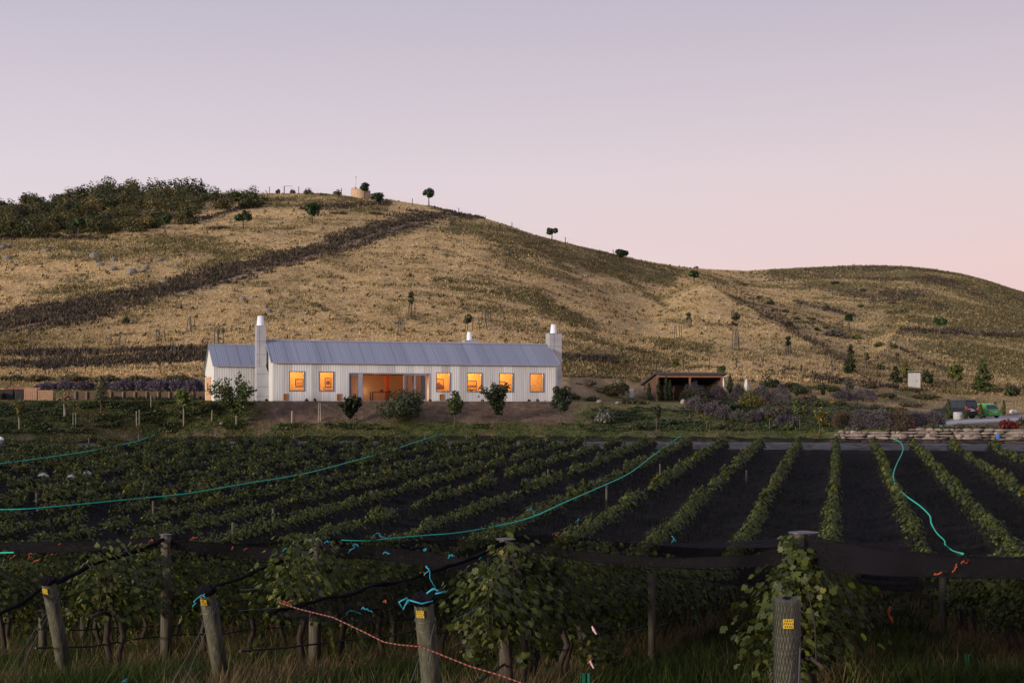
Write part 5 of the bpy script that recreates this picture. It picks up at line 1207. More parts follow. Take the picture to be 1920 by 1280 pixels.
# ------------------------------------------------------------------ orchard and garden plants
FG = 'young fruit trees on the bank before the house'
for a in [
    (443, 800, 698, 118, 'vase', 'mid', 1500, .16, .22, 'wide vase-shaped fruit tree with upswept branches below the tall chimney', PALEBARK),
    (656, 797, 735, 54, 'vase', 'dark', 1000, .16, .22, 'compact dark fruit tree in front of the glazed door', None),
    (746, 791, 729, 104, 'round', 'dark', 1300, .17, .10, 'broad spreading dark fruit tree before the sliding doors', None),
    (853, 800, 727, 36, 'oval', 'mid', 620, .15, .26, 'narrow oval fruit tree below the third lit window', None),
    (934, 790, 710, 96, 'vase', 'dark', 1300, .17, .16, 'vase-shaped dark fruit tree screening the fifth lit window', None),
    (1051, 800, 714, 42, 'oval', 'dark', 800, .16, .26, 'dense oval fruit tree at the far gable corner', None),
    (345, 798, 725, 34, 'round', 'fresh', 340, .19, .45, 'small fresh green tree with leafy head beside the annex', PALEBARK),
    (189, 777, 704, 24, 'column', 'olive', 260, .16, .28, 'slender sparse tree on the bank below the violet lavender', None),
    (37, 806, 740, 26, 'vase', 'yellow', 160, .16, .35, 'thin yellowing sapling below the rubbish bins', None),
    (122, 782, 755, 9, 'vase', 'brown', 30, .12, .5, 'bare leaning sapling stem below the log pile', PALEBARK),
    (1231, 807, 753, 22, 'oval', 'dark', 170, .15, .35, 'thin dark sapling before the shed posts', None),
    (1293, 784, 755, 13, 'vase', 'olive', 50, .14, .3, 'wispy sapling just below the pale boulder', None),
    (1325, 804, 777, 20, 'vase', 'fresh', 60, .14, .35, 'short pale sapling below the lavender slope', None),
    (1400, 801, 774, 14, 'vase', 'olive', 50, .14, .3, 'small thin sapling below the grey lavender mounds', None),
    (1443, 808, 757, 26, 'oval', 'olive', 170, .14, .35, 'slim olive green sapling near the stone wall end', None),
    (1500, 806, 736, 36, 'oval', 'mid', 420, .15, .25, 'leafy upright young tree before the dark lavender hedge', None),
    (1537, 816, 760, 40, 'vase', 'yellow', 260, .16, .35, 'yellow-green sapling at the start of the stone wall', None)]:
    px, pyb, pyt, w, kind, mat, n, lf, tr, lab, bk = a
    plant('fruit_tree', lab, 'fruit tree', px, pyb, pyt, w, kind, mat, n, lf, tr, FG, bark=bk() if bk else None, tr=.04)
SG = 'shrubs in the garden by the shed'
for k, (px, w) in enumerate([(196, 26), (214, 20), (242, 24), (262, 22), (290, 26), (310, 20), (334, 24), (356, 22), (375, 18)]):
    plant('trailing_plant', f'green plant trailing over the timber wall, {ORD[k]} from the log heap', 'plant', px, 744, 734.5 + (k % 3), w, 'shrub', 'dark', 130, .12, 0, 'green plants trailing over the timber wall', Y=125.35)
for a in [
    (1075, 748, 730, 34, 'shrub', 'mid', 300, .15, 'green shrub on the terrace between the far gable and the soil cutting'), (1098, 722, 706, 44, 'shrub', 'brown', 300, .16, 'brown shrub on top of the soil cutting'), (1128, 735, 718, 36, 'shrub', 'scrub', 300, .15, 'brownish shrub on the face of the soil cutting'),
    (1168, 730, 706, 36, 'shrub', 'bush', 380, .16, 'dark shrub hard against the shed back corner'), (1208, 757, 747, 24, 'shrub', 'mid', 140, .12, 'tiny green shrub at the lawn edge by the bench'), (1500, 738, 716, 48, 'shrub', 'bush', 480, .16, 'dark olive shrub above the silver-leaved one'),
    (1520, 752, 734, 44, 'shrub', 'brown', 380, .14, 'rust shrub left of the yellow flowers'), (1565, 734, 720, 50, 'shrub', 'dark', 420, .16, 'dark low shrub below the tall conifer'), (1630, 728, 714, 44, 'shrub', 'scrub', 300, .16, 'pale scrub tuft on the slope right of the grey-green bush'), (1660, 744, 732, 60, 'shrub', 'scrub', 420, .16, 'grey-brown scrub below the short conifer'),
    (1705, 762, 748, 60, 'shrub', 'brown', 420, .15, 'rusty scrub left of the parked cars'), (1480, 806, 786, 34, 'shrub', 'mid', 300, .13, 'green herb clump under the lavender near the young trees'), (1355, 804, 790, 40, 'shrub', 'dark', 320, .13, 'dark herb clump on the bank below the grey lavender'), (1255, 796, 780, 46, 'shrub', 'dark', 380, .14, 'dark green clump on the bank below the lawn'),
    (1200, 804, 786, 50, 'shrub', 'mid', 380, .14, 'green clump on the bank left of the thin dark sapling'), (1600, 806, 793, 36, 'shrub', 'grey', 240, .12, 'silvery plant spilling on the low end of the stone wall'), (1672, 808, 796, 40, 'shrub', 'olive', 240, .12, 'olive plant spilling over the middle of the stone wall'), (1775, 806, 792, 44, 'shrub', 'mid', 280, .12, 'green plant spilling over the stone wall under the pipe section'), (1826, 806, 793, 36, 'shrub', 'olive', 240, .12, 'olive plant on the stone wall left of the blue sack')]:
    px, pyb, pyt, w, kind, mat, n, lf, lab = a
    plant('shrub', lab, 'shrub', px, pyb, pyt, w, kind, mat, n, lf, 0, SG)
for a in [
    (1133, 793, 750, 46, 'shrub', 'grey', 700, .15, 'grey-green olive-like bush on the bank right of the house'),
    (1108, 752, 737, 40, 'shrub', 'mid', 240, .15, 'low green bush at the bank top beside the far gable'),
    (1180, 756, 741, 40, 'shrub', 'olive', 240, .14, 'low yellowish shrub at the foot of the shed side wall'),
    (1150, 742, 704, 60, 'shrub', 'scrub', 600, .17, 'brown-green bush on the soil cutting left of the shed'),
    (1192, 716, 697, 38, 'shrub', 'yellow', 260, .15, 'pale yellow bush leaning over the shed roof corner'),
    (1300, 752, 727, 58, 'mound', 'olive', 900, .13, 'big clipped olive green mound in front of the shed'),
    (1362, 768, 738, 72, 'shrub', 'dark', 900, .16, 'broad dark green bush between lavender and yellow-green shrub'),
    (1330, 757, 743, 26, 'shrub', 'yellow', 150, .12, 'small golden shrub between the mounds'),
    (1408, 764, 716, 58, 'shrub', 'yellow', 800, .15, 'tall yellow-green shrub in the middle of the garden'),
    (1443, 727, 690, 44, 'shrub', 'dark', 520, .18, 'tall dark shrub against the straw slope right of the shed'),
    (1478, 728, 706, 60, 'shrub', 'dark', 500, .17, 'wide dark shrub right of the tall dark one'),
    (1540, 730, 712, 70, 'shrub', 'bush', 460, .16, 'long low dark shrub at the edge of the straw slope'),
    (1593, 733, 708, 24, 'round', 'grey', 260, .16, 'round grey-green bush below the narrow dark conifer'),
    (1535, 762, 742, 30, 'shrub', 'mid', 300, .13, 'bright green shrub beside the yellow flowers'),
    (1575, 760, 742, 36, 'shrub', 'olive', 300, .12, 'soft olive shrub behind the lavender hedge'),
    (1605, 764, 750, 40, 'shrub', 'grey', 260, .12, 'silvery low shrub behind the lavender hedge'),
    (1643, 766, 751, 34, 'shrub', 'olive', 240, .12, 'pale feathery shrub behind the lavender hedge'),
    (1676, 770, 756, 56, 'shrub', 'mid', 320, .13, 'low clipped green shrub at the hedge end'),
    (1562, 757, 745, 20, 'shrub', 'orange', 110, .10, 'small shrub covered in yellow-orange flowers'),
    (1505, 778, 745, 44, 'shrub', 'grey', 420, .14, 'tall silver-leaved shrub left of the lavender hedge'),
    (1553, 800, 768, 44, 'shrub', 'olive', 420, .14, 'loose olive shrub at the near end of the lavender hedge'),
    (1465, 775, 748, 44, 'shrub', 'brown', 380, .14, 'brown seeding shrub between grey mounds'),
    (1430, 758, 738, 34, 'shrub', 'brown', 260, .14, 'rust brown shrub right of the yellow-green shrub'),
    (1891, 804, 776, 44, 'shrub', 'red', 520, .14, 'crimson shrub spilling over the dry stone wall'),
    (1922, 798, 772, 40, 'shrub', 'scrub', 420, .15, 'dark shrub behind the crimson one'),
    (1700, 733, 722, 90, 'shrub', 'scrub', 500, .16, 'low grey scrub along the track below the outhouse'),
    (1735, 748, 730, 80, 'shrub', 'scrub', 520, .16, 'olive brown scrub bank above the parked cars')]:
    px, pyb, pyt, w, kind, mat, n, lf, lab = a
    plant('shrub', lab, 'shrub', px, pyb, pyt, w, kind, mat, n, lf, 0, SG, Y=138.6 if px in (1300, 1330) else None)
LG = 'lavender mounds in the garden'
for a in [
    (1302, 733, 716, 50, 'lavender', 'large dome of lavender in the shed opening'), (1345, 737, 721, 36, 'lavender', 'lavender dome under the shed end post'), (1385, 735, 719, 30, 'lavender', 'lavender dome behind the yellow-green shrub'),
    (1306, 770, 742, 46, 'lavender', 'grey lavender mound beside the pale boulder'), (1337, 778, 753, 34, 'lavender', 'grey lavender mound second down the slope'), (1357, 783, 759, 34, 'lavender', 'grey lavender mound third down the slope'), (1383, 788, 768, 32, 'grey', 'palest grey lavender mound lowest on the slope'),
    (1428, 739, 720, 36, 'lavender', 'lavender dome near the white garden ornament'), (1463, 742, 722, 44, 'lavender', 'broad lavender dome under the dark shrubs'), (1410, 790, 770, 40, 'lavender', 'lavender mound right of the palest grey one'), (1440, 785, 762, 44, 'lavender', 'lavender mound behind the slim olive sapling'), (1475, 798, 776, 50, 'lavender', 'lavender mound left of the leafy upright tree'),
    (1580, 748, 730, 40, 'lavender', 'lavender dome before the straw slope, smaller of the pair'), (1620, 750, 727, 50, 'lavender', 'lavender dome before the straw slope, larger of the pair'),
    (1585, 802, 768, 52, 'brown', 'first clump of the long dark lavender hedge'), (1618, 803, 764, 56, 'lavender', 'second clump of the long dark lavender hedge'), (1652, 803, 765, 56, 'lavender', 'third clump of the long dark lavender hedge'), (1686, 802, 767, 54, 'brown', 'fourth clump of the long dark lavender hedge'), (1718, 800, 768, 52, 'lavender', 'fifth clump of the long dark lavender hedge'), (1748, 796, 769, 46, 'lavender', 'last clump of the long lavender hedge by the cars'), (1690, 808, 795, 40, 'brown', 'low dry lavender clump above the stone wall')]:
    px, pyb, pyt, w, mat, lab = a
    plant('lavender', lab, 'lavender', px, pyb, pyt, w, 'mound', mat, 1900, .095, 0, LG, Y=(139.5 + (px % 5) * .4 if pyb < 745 and px < 1500 else None))
for k, (px, w, h) in enumerate([(88, 46, 20), (122, 44, 24), (158, 46, 23), (198, 40, 22), (232, 46, 26), (264, 44, 25), (298, 44, 27), (330, 44, 26), (362, 40, 28)]):
    plant('lavender', f'violet lavender clump, {ORD[k]} from the bins along the timber wall top', 'lavender', px, 739, 738 - h, w, 'mound', 'violet', 900, .16, 0, 'violet lavender along the timber retaining wall', Y=129.0 + .4 * (k % 2))
for k, (px, h) in enumerate([(20, 17), (75, 20), (135, 16), (200, 15), (265, 17), (335, 20)]):
    plant('shrub', f'low dark hedge bush, {ORD[k]} from the edge behind the violet lavender', 'shrub', px, 714, 714 - h, 70, 'shrub', 'scrub', 420, .2, 0, 'dark hedge behind the violet lavender', Y=135.0)
CG_ = 'narrow cypresses by the shed and the cars'
for (px, b, tp_, w, lab) in [(1217, 750, 718, 9, 'narrow dark cypress against the shed side wall'), (1235, 752, 709, 9, 'cypress at the near shed corner post'), (1249, 750, 705, 10, 'tallest cypress in the shed opening'), (1256, 751, 712, 9, 'cypress just right of the tallest one by the shed'), (1369, 736, 704, 12, 'dark cypress beyond the shed end post'),
        (1778, 786, 748, 10, 'cypress in front of the dark car door'), (1793, 780, 752, 7, 'thin cypress hiding the dark car rear wheel'), (1810, 786, 767, 7, 'short cypress beside the concrete pipe'), (1839, 785, 757, 8, 'cypress between the dark car and the green car'), (1866, 782, 753, 8, 'cypress just right of the green car'), (1882, 779, 750, 7, 'cypress furthest right by the drive'), (1494, 742, 720, 8, 'small cypress among garden shrubs, left one'), (1543, 740, 718, 8, 'small cypress among garden shrubs, right one')]:
    plant('cypress', lab, 'cypress', px, b, tp_, w, 'column', 'dark' if px < 1700 else 'mid', 420, .12, 0, CG_, Y=141.6 if px < 1300 else None)
plant('sapling', 'leaning sapling with a white trunk guard at the shed roof end', 'sapling', 1358, 737, 680, 20, 'oval', 'fresh', 260, .18, .5, bark=pm('white tree guard', (.7, .7, .7), None, 4, .5), tr=.09, lean=.25)
plant('sapling', 'rust leaved sapling in front of the dark shed bay', 'sapling', 1263, 752, 722, 12, 'oval', 'brown', 60, .13, .4, Y=141.4)
CV, CF, CC = [], [], []
n = 5200; px = NP.uniform(-40, 1760, n); py = NP.uniform(754, 812, n)
okm = ((px > 1085) & (px < 1560) & (py > 764) & (py < 808) & (fbm(px * .03, py * .09, 101) > .40)) | ((px > 1395) & (px < 1765) & (py > 738) & (py < 800)) | ((px < 470) & (fbm(px * .025, py * .07, 102) > .50)) | ((px > 480) & (px < 1080) & (py > 795) & (py < 806) & (fbm(px * .03, py * .1, 104) > .52))
base = 0; rngc = np.random.default_rng(404)
clump = [crown_mesh('shrub', .75, .32, 46, .17, rngc) for _ in range(5)]
for x_, y_ in zip(px[okm], py[okm]):
    g = ground(x_, y_, 95)
    if g.y > 150: continue
    v, f, a = clump[rngc.integers(5)]; th_ = rngc.uniform(0, 6.28); c_, q_ = math.cos(th_), math.sin(th_); k_ = rngc.uniform(.5, 1.25)
    CV.append(np.stack([(v[:, 0] * c_ - v[:, 1] * q_) * k_ + g.x, (v[:, 0] * q_ + v[:, 1] * c_) * k_ + g.y, v[:, 2] * k_ + g.z - .03], -1)); CF.append(f + base); base += len(v); CC.append(np.clip(a * .7 + rngc.uniform(-.1, .35), 0, 1))
tag(link_mesh('ground_cover', fast_mesh('ground_cover', np.concatenate(CV), np.concatenate(CF), var=np.concatenate(CC)), fm('leaves cover', (.020, .032, .010), (.075, .10, .026))), 'low leafy green ground cover on the bank and between the garden shrubs', 'ground cover', kind='stuff')
# hill trees and bushes
HG = 'young trees on the right-hand slope'
for a in [
    (1595, 700, 642, 28, 'cone', 'dark', 700, .22, .06, 'conifer', 'tall dark conifer on the straw slope above the garden'), (1679, 716, 684, 24, 'cone', 'dark', 420, .2, .04, 'conifer', 'short dark conifer left of the outhouse'),
    (1740, 720, 680, 34, 'shrub', 'dark', 700, .2, 0, 'tree', 'dark bushy tree just right of the outhouse'), (1700, 716, 668, 30, 'oval', 'yellow', 300, .2, .1, 'tree', 'thin yellow-green tree behind the outhouse'), (1650, 692, 678, 22, 'shrub', 'mid', 240, .2, 0, 'bush', 'small green bush between two conifers'),
    (1791, 729, 676, 32, 'oval', 'fresh', 700, .2, .04, 'tree', 'light green upright tree above the parked cars'), (1843, 735, 668, 44, 'cone', 'mid', 1000, .24, .03, 'tree', 'large dark green tree above the hatchback'), (1899, 742, 714, 34, 'shrub', 'dark', 460, .2, 0, 'bush', 'leafy bush at the track end right of the large tree'),
    (1625, 690, 655, 12, 'oval', 'olive', 90, .2, .3, 'sapling', 'wispy sapling right of the tall conifer'), (1682, 690, 655, 10, 'oval', 'brown', 60, .2, .3, 'sapling', 'brown wispy sapling above the short conifer')]:
    px, b, tp_, w, kind, mat, n, lf, tr, nm, lab = a
    plant(nm, lab, nm, px, b, tp_, w, kind, mat, n, lf, tr, HG)
BG = 'bushes scattered over the far right slope'
for px, b, w, h, mat, lab in [(1443, 571, 24, 14, 'mid', 'round green bush just right of the spur fence'), (1472, 586, 16, 12, 'olive', 'small olive bush down the gully from the round green one'), (1423, 560, 12, 9, 'dark', 'tiny dark bush left of the round green one'), (1566, 533, 22, 12, 'dark', 'dark bush high under the right skyline'), (1618, 547, 15, 11, 'dark', 'dark bush next along under the right skyline'), (1548, 579, 18, 16, 'olive', 'upright olive bush in the middle of the dip'), (1614, 577, 15, 13, 'dark', 'small round bush left of the big dark clump'),
        (1680, 588, 66, 18, 'dark', 'big spreading dark bush clump on the far slope'), (1672, 570, 20, 14, 'brown', 'brown bush standing above the big dark clump'), (1533, 620, 16, 12, 'dark', 'dark bush left of the rubble heap'), (1549, 616, 15, 11, 'olive', 'olive bush just above the rubble heap'), (1607, 636, 20, 14, 'fresh', 'bright green bush right of the rubble heap'), (1650, 650, 30, 14, 'olive', 'pair of low olive bushes on the gully lip'), (1672, 652, 22, 12, 'mid', 'green bush at the gully lip end'),
        (1491, 599, 16, 9, 'olive', 'flat olive bush halfway down the spur fence'), (1482, 609, 12, 8, 'dark', 'flat dark bush lower down the spur fence'), (1393, 536, 26, 9, 'scrub', 'low scrubby bush in the saddle'), (1305, 503, 12, 6, 'scrub', 'flat bush on the skyline in the saddle'), (1520, 600, 22, 9, 'scrub', 'low grey bush near the middle of the dip'), (1240, 505, 8, 4, 'scrub', 'tiny bush on the falling ridge line')]:
    plant('bush', lab, 'bush', px, b, b - h, w, 'shrub', mat, 260, .3, 0, BG)
PG = 'young pines on the hill'
for px, b, tp_, w, tr, lab in [(147, 449, 409, 26, .62, 'pine with a long bare stem at the wood edge, furthest left'), (309, 438, 402, 26, .55, 'bare-stemmed pine at the wood edge, second from left'), (456, 430, 396, 30, .45, 'round-headed pine below the end of the wood'), (585, 417, 379, 28, .30, 'dense round pine low on the slope below the ridge'), (683, 372, 343, 18, .5, 'dark pine standing before the stone turret'), (708, 392, 362, 26, .45, 'wide-headed pine just below the stone turret'),
        (804, 386, 353, 20, .5, 'lone lollipop pine on the skyline right of the turret'), (1035, 452, 427, 20, .5, 'small pine halfway down the falling ridge'), (1166, 485, 466, 22, .2, 'low round pine further down the falling ridge'), (1301, 526, 506, 20, .3, 'pine standing where the ridge meets the saddle'), (1592, 622, 588, 13, .6, 'thin-stemmed pine above the tall conifer'), (1762, 632, 596, 24, .65, 'thin-stemmed pine above the dark strip of scrub')]:
    plant('pine_tree', lab, 'pine', px, b, tp_, w * 1.15, 'round', 'pine', 900, .42, tr, PG, tr=.11)
for px, b, h, w, mat, lab in [(521, 363, 14, 10, 'scrub', 'tiny scraggy bush on the ridge at the wood end'), (548, 363, 13, 14, 'grey', 'pale scraggy bush on the ridge by the white gap'), (579, 365, 19, 22, 'bush', 'dark rounded bush on the ridge'), (634, 366, 17, 22, 'scrub', 'thorny brown bush on the ridge left of the turret'), (606, 366, 5, 16, 'scrub', 'low tuft of scrub on the ridge'), (357, 421, 22, 30, 'bush', 'separate green bush below the wood edge'), (700, 402, 8, 40, 'scrub', 'dark low thicket below the turret'), (635, 402, 9, 40, 'scrub', 'dark thicket left of the wide-headed pine'), (410, 430, 10, 66, 'brown', 'brown thicket beside the round-headed pine'), (487, 384, 20, 30, 'scrub', 'low round bush at the very end of the wood')]:
    plant('bush', lab, 'bush', px, b, b - h, w, 'shrub', mat, 360, .3, 0, 'bushes along the ridge')
# the scrub wood on the hilltop: one mass, with its outermost bushes standing out
rng = np.random.default_rng(77); VV, FF, AA = [], [], []; base = 0
var_ = []
for k in range(6):
    r2 = np.random.default_rng(500 + k); var_.append(crown_mesh('round' if k % 2 else 'shrub', 5.6, 3.4, 520, .44, r2))
wood = []
for _ in range(430):
    px = rng.uniform(-330, 372); top = np.interp(px, [-330, 0, 100, 250, 372], [372, 386, 372, 358, 362]); bot = np.interp(px, [-330, 0, 120, 260, 330, 372], [445, 447, 446, 436, 424, 402])
    py = top + (bot - top) * rng.random() ** 1.0; g = ground(px, py, 200); wood.append((g, .50 + .60 * rng.random() ** 1.5))
for px, py in [(60, 376), (120, 367), (180, 362), (240, 358), (290, 358), (340, 360), (365, 362), (10, 386), (150, 364), (210, 360)]: wood.append((ground(px, py + 6, 200), 1.1))
for g, s in wood:
    v, f, a = var_[rng.integers(6)]; th = rng.uniform(0, 6.28); c, q = math.cos(th), math.sin(th)
    VV.append(np.stack([(v[:, 0] * c - v[:, 1] * q) * s + g.x, (v[:, 0] * q + v[:, 1] * c) * s + g.y, v[:, 2] * s * rng.uniform(.85, 1.2) + g.z - .2], -1)); FF.append(f + base); base += len(v); AA.append(np.clip(a * .55 + rng.uniform(-.1, .6), 0, 1))
tag(link_mesh('scrub_woodland', fast_mesh('scrub_woodland', np.concatenate(VV), np.concatenate(FF), var=np.concatenate(AA)), fm('leaves wood', (.014, .020, .006), (.105, .095, .027))), 'dense dark green scrub wood crowning the hill', 'woodland', kind='stuff')
for px, b, h, w, mat, lab in [(70, 384, 32, 40, 'bush', 'tall bush breaking the skyline at the wood left end'), (398, 378, 44, 60, 'bush', 'first bush right of the wood on the skyline'), (440, 378, 44, 60, 'bush', 'second bush right of the wood on the skyline'), (480, 378, 48, 52, 'bush', 'airy tall bush ending the row right of the wood'), (420, 392, 34, 60, 'scrub', 'brown-green bush in the gap under the skyline row'), (470, 390, 32, 56, 'bush', 'low spreading bush under the airy tall one')]:
    plant('bush', lab, 'bush', px, b, b - h, w, 'shrub', mat, 1000, .40, 0, 'bushes beside the hilltop wood')
# rocks
ROCK = pm('grey lichen rock', (.20, .19, .175), (.10, .095, .085), 1.5, .9, .6, 6); rr = random.Random(8)
for px, py, w, h, lab in [(247, 513, 24, 11, 'largest pale boulder on the straw slope'), (178, 484, 22, 12, 'dark upright rock above the largest boulder'), (88, 473, 18, 9, 'rock nearest the wood edge'), (14, 487, 18, 9, 'grey rock at the far side of the slope'), (188, 499, 20, 8, 'flat rock left above the largest boulder'), (213, 506, 18, 7, 'flat rock just left of the largest boulder'), (272, 505, 18, 8, 'flat rock just right of the largest boulder'), (215, 489, 16, 7, 'small dark rock above the flat rocks'), (300, 489, 14, 6, 'small pale rock uphill right of the largest boulder'), (309, 530, 18, 7, 'low stone just above the dark track'), (455, 563, 14, 8, 'small stone below the dark track'), (504, 585, 15, 7, 'stone on the straw slope above the main roof left end'), (331, 500, 12, 6, 'tiny stone furthest right of the boulder group'), (6, 465, 20, 7, 'dark rock at the wood foot')]:
    g = ground(px, py); s = g.y / F; t = tag(MB().rock((0, 0, h * s * .22), (w * s * .5, w * s * .4, h * s * .75), rr).build('rock', ROCK), lab, 'rock', 'rocks on the hill'); t.location = g; t.rotation_euler[2] = rr.uniform(-.4, .4)
for px, py, w, h, lab in [(1281, 757, 11, 9, 'pale pink boulder at the lavender slope top'), (1124, 755, 12, 6, 'boulder at the bank top right of the house'), (1158, 757, 9, 5, 'second boulder at the bank top by the lawn'), (415, 795, 9, 5, 'small round stone on the bank before the annex')]:
    g = ground(px, py); s = g.y / F; t = tag(MB().rock((0, 0, h * s * .35), (w * s * .5, w * s * .45, h * s * .65), rr).build('boulder', pm('pink stone', (.30, .23, .19), (.20, .155, .13), 3, .9, .4)), lab, 'boulder', 'boulders on the bank'); t.location = g
g = ground(1567, 631); s = g.y / F; mb = MB()
for _ in range(70):
    u = rr.uniform(-1, 1); q = rr.random(); mb.rock((u * 24 * s, rr.uniform(-.6, .6), (1 - u * u) * 13 * s * q - u * 3 * s + .1), (rr.uniform(.2, .45), rr.uniform(.2, .4), rr.uniform(.12, .28)), rr)
t = tag(mb.build('rubble_heap', pm('dark rubble', (.10, .085, .075), (.05, .042, .04), 2, .9, .4)), 'dark heap of rubble in the gully', 'rubble'); t.location = g
# dry stone wall along the road
WALLST = pm('pinkish wall stone', (.32, .25, .20), (.11, .09, .078), 1.6, .95, .9, 7, contrast=.2); mb = MB()
def sw(px): 
    Y = f_end(px) + 3.75; return Vector(((px - 960) / F * Y, Y, -2.40))
px = 1552.0
for row in range(-1, 4):
    px = 1556.0 + max(row, 0) * 9
    while px < 1990:
        w = rr.choice((10, 14, 20, 30, 42)) * rr.uniform(.85, 1.15) if row < 3 else rr.uniform(10, 24); h = (5.6 if row < 3 else 5) * rr.uniform(.65, 1.4); lim = np.interp(px, [1550, 1600, 1700, 1800, 1990], [2, 3, 3, 4, 4])
        if px > 1860: w *= 1.35; h *= 1.2
        if row < lim:
            p = sw(px + w / 2); s = p.y / F
            mb.rock((p.x, p.y + row * .16 + rr.uniform(-.06, .06), p.z + (row * 5.4 + 3) * s), (w * s * .56, .33, h * s * .60), rr)
        px += w * .98
tag(mb.build('stone_wall', WALLST), 'dry stone retaining wall of pinkish stones beside the gravel road', 'wall')
for k, (px, lab) in enumerate([(1612, 'red flowers on the stone wall near its low end'), (1640, 'small red flower patch above the stone wall, second along'), (1664, 'red flowers where the winding teal cord begins'), (1688, 'dense red flower patch above the stone wall middle'), (1712, 'red flowers at the foot of the gravel drive')]):
    plant('flowering_plant', lab, 'flowers', px, 803, 796, 20, 'shrub', 'red' if k % 2 == 0 else 'scrub', 120, .12, 0, 'red flowers along the stone wall top')
for px, lab in [(1745, 'green trailing plant on the stone wall below the drive'), (1800, 'grassy clump on the wall top below the concrete pipe'), (1850, 'white-flowered clump on the wall below the green car')]:
    plant('flowering_plant', lab, 'flowers', px, 803, 789, 46, 'shrub', 'grey' if px > 1840 else 'olive', 240, .11, 0, 'plants on the stone wall top')
g = sw(1867); mb = MB(); mb.box(-.11, .11, -.06, .06, 0, .34); mb.box(-.04, .04, -.03, .03, .34, .40); t = tag(mb.build('blue_sack', pm('blue plastic', (.05, .16, .55), (.04, .13, .48), 4, .5), None, bevel=.03), 'bright blue sack propped on the stone wall', 'sack'); t.location = g + Vector((0, -.45, .15))
g = ground(1900, 776); t = thing('white_boulder', 'small whitish block behind the crimson shrub', 'stone', g); MB().rock((0, 0, .25), (.45, .3, .3), rr).build('stone', pm('white stone', (.6, .58, .55), None, 3, .8), t)
g = ground(1400, 735); mb = MB(); lathe(mb, [(.36, 0), (.31, .25), (.25, .8), (.13, 1.35), (.08, 1.4)], 4); t = tag(mb.build('garden_obelisk', pm('white painted wood', (.55, .52, .47), (.45, .42, .38), 3, .6)), 'white tapering garden ornament above the yellow-green shrub', 'ornament'); t.location = g
# bins, crates, logs, retaining wall at the left end of the terrace
TY = 117.0; TZ = gz((60 - 960) / F * TY, TY)
def tloc(px, Y=TY): return Vector(((px - 960) / F * Y, Y, gz((px - 960) / F * Y, Y)))
BLK = pm('black bin plastic', (.02, .022, .024), None, 4, .45)
for px, lid, lab in [(2, (.70, .45, .03), 'dark wheelie bin with yellow lid at the terrace edge'), (19, (.50, .04, .06), 'dark wheelie bin with red lid next to the yellow-lidded one'), (38, (.50, .04, .07), 'dark wheelie bin with red lid next to the board crate')]:
    t = thing('wheelie_bin', lab, 'bin', tloc(px), .05, 'wheelie bins on the terrace'); mb = MB(); mb.add([(-.30, -.30, .06), (.30, -.30, .06), (.30, .30, .06), (-.30, .30, .06), (-.37, -.36, .92), (.37, -.36, .92), (.37, .36, .92), (-.37, .36, .92)], [(3, 2, 1, 0), (4, 5, 6, 7), (0, 1, 5, 4), (1, 2, 6, 5), (2, 3, 7, 6), (3, 0, 4, 7)]); mb.build('body', BLK, t, bevel=.03)
    mb = MB(); mb.box(-.39, .39, -.40, .38, .925, .985); mb.build('lid', pm('lid %.2f %.2f' % lid[:2], lid, None, 3, .4), t, bevel=.02)
    for x in (-.27, .27): mb = MB(); mb.tube([(x - .03, .3, .1), (x + .03, .3, .1)], .1, 12); mb.build('wheel', BLK, t)
    mb = MB(); mb.tube([(-.3, .42, .9), (.3, .42, .9)], .02, 6); mb.build('handle', BLK, t)
PINE = pm('raw pine boards', (.40, .225, .14), (.27, .15, .095), 3, .75, .3)
for px, w, h, vert, lab in [(60, 24, 23, True, 'crate of upright pine boards right of the bins'), (88, 28, 20, False, 'crate of level pine boards beside the log pile')]:
    t = thing('board_crate', lab, 'crate', tloc(px), .06, 'pine board crates on the terrace'); s = TY / F; W2 = w * s / 2; Hh = h * s; n = 6 if vert else 5
    mb = MB()
    for y in (-.5, .48):
        for i in range(n):
            if vert: x = -W2 + 2 * W2 * i / n; mb.box(x + .01, x + 2 * W2 / n - .012, y, y + .025, 0, Hh * (1 + .03 * ((i * 7) % 3)))
            else: z = Hh * i / n; mb.box(-W2, W2, y, y + .025, z + .01, z + Hh / n - .02)
    for x in (-W2 + .03, W2 - .055):
        for i in range(5): mb.box(x, x + .025, -.47, .475, Hh * i / 5 + .01, Hh * (i + 1) / 5 - .02)
    mb.build('side_boards', PINE, t); mb = MB(); [mb.box(x, x + .06, y, y + .06, 0, Hh * .97) for x in (-W2 + .06, W2 - .12) for y in (-.46, .41)]; mb.build('corner_post', PINE, t)
LOGM = pm('split log', (.30, .17, .10), (.12, .075, .05), 3, .85, .3); mb = MB()
for _ in range(46):
    u = rr.uniform(-1, 1); z = rr.random() * (1 - abs(u)) * .75; a = rr.uniform(-.6, .6); c = Vector((u * .62, rr.uniform(-.4, .3), z + .07)); d = Vector((math.sin(a), math.cos(a), rr.uniform(-.15, .15))) * .2; mb.tube([c - d, c + d], rr.uniform(.05, .085), 7)
t = tag(mb.build('log_pile', LOGM), 'loose heap of split logs left of the timber wall', 'logs'); t.location = tloc(125)
mb = MB()
for i in range(4):
    for j in range(5): x = -.4 + .2 * i + (j % 2) * .07; mb.tube([(x, -.35, .09 + .13 * j), (x + .02, .25, .09 + .13 * j)], rr.uniform(.055, .075), 7)
t = tag(mb.build('log_stack', LOGM), 'low stack of logs behind the yellow-lidded bin', 'logs'); t.location = tloc(-6, TY - .8)
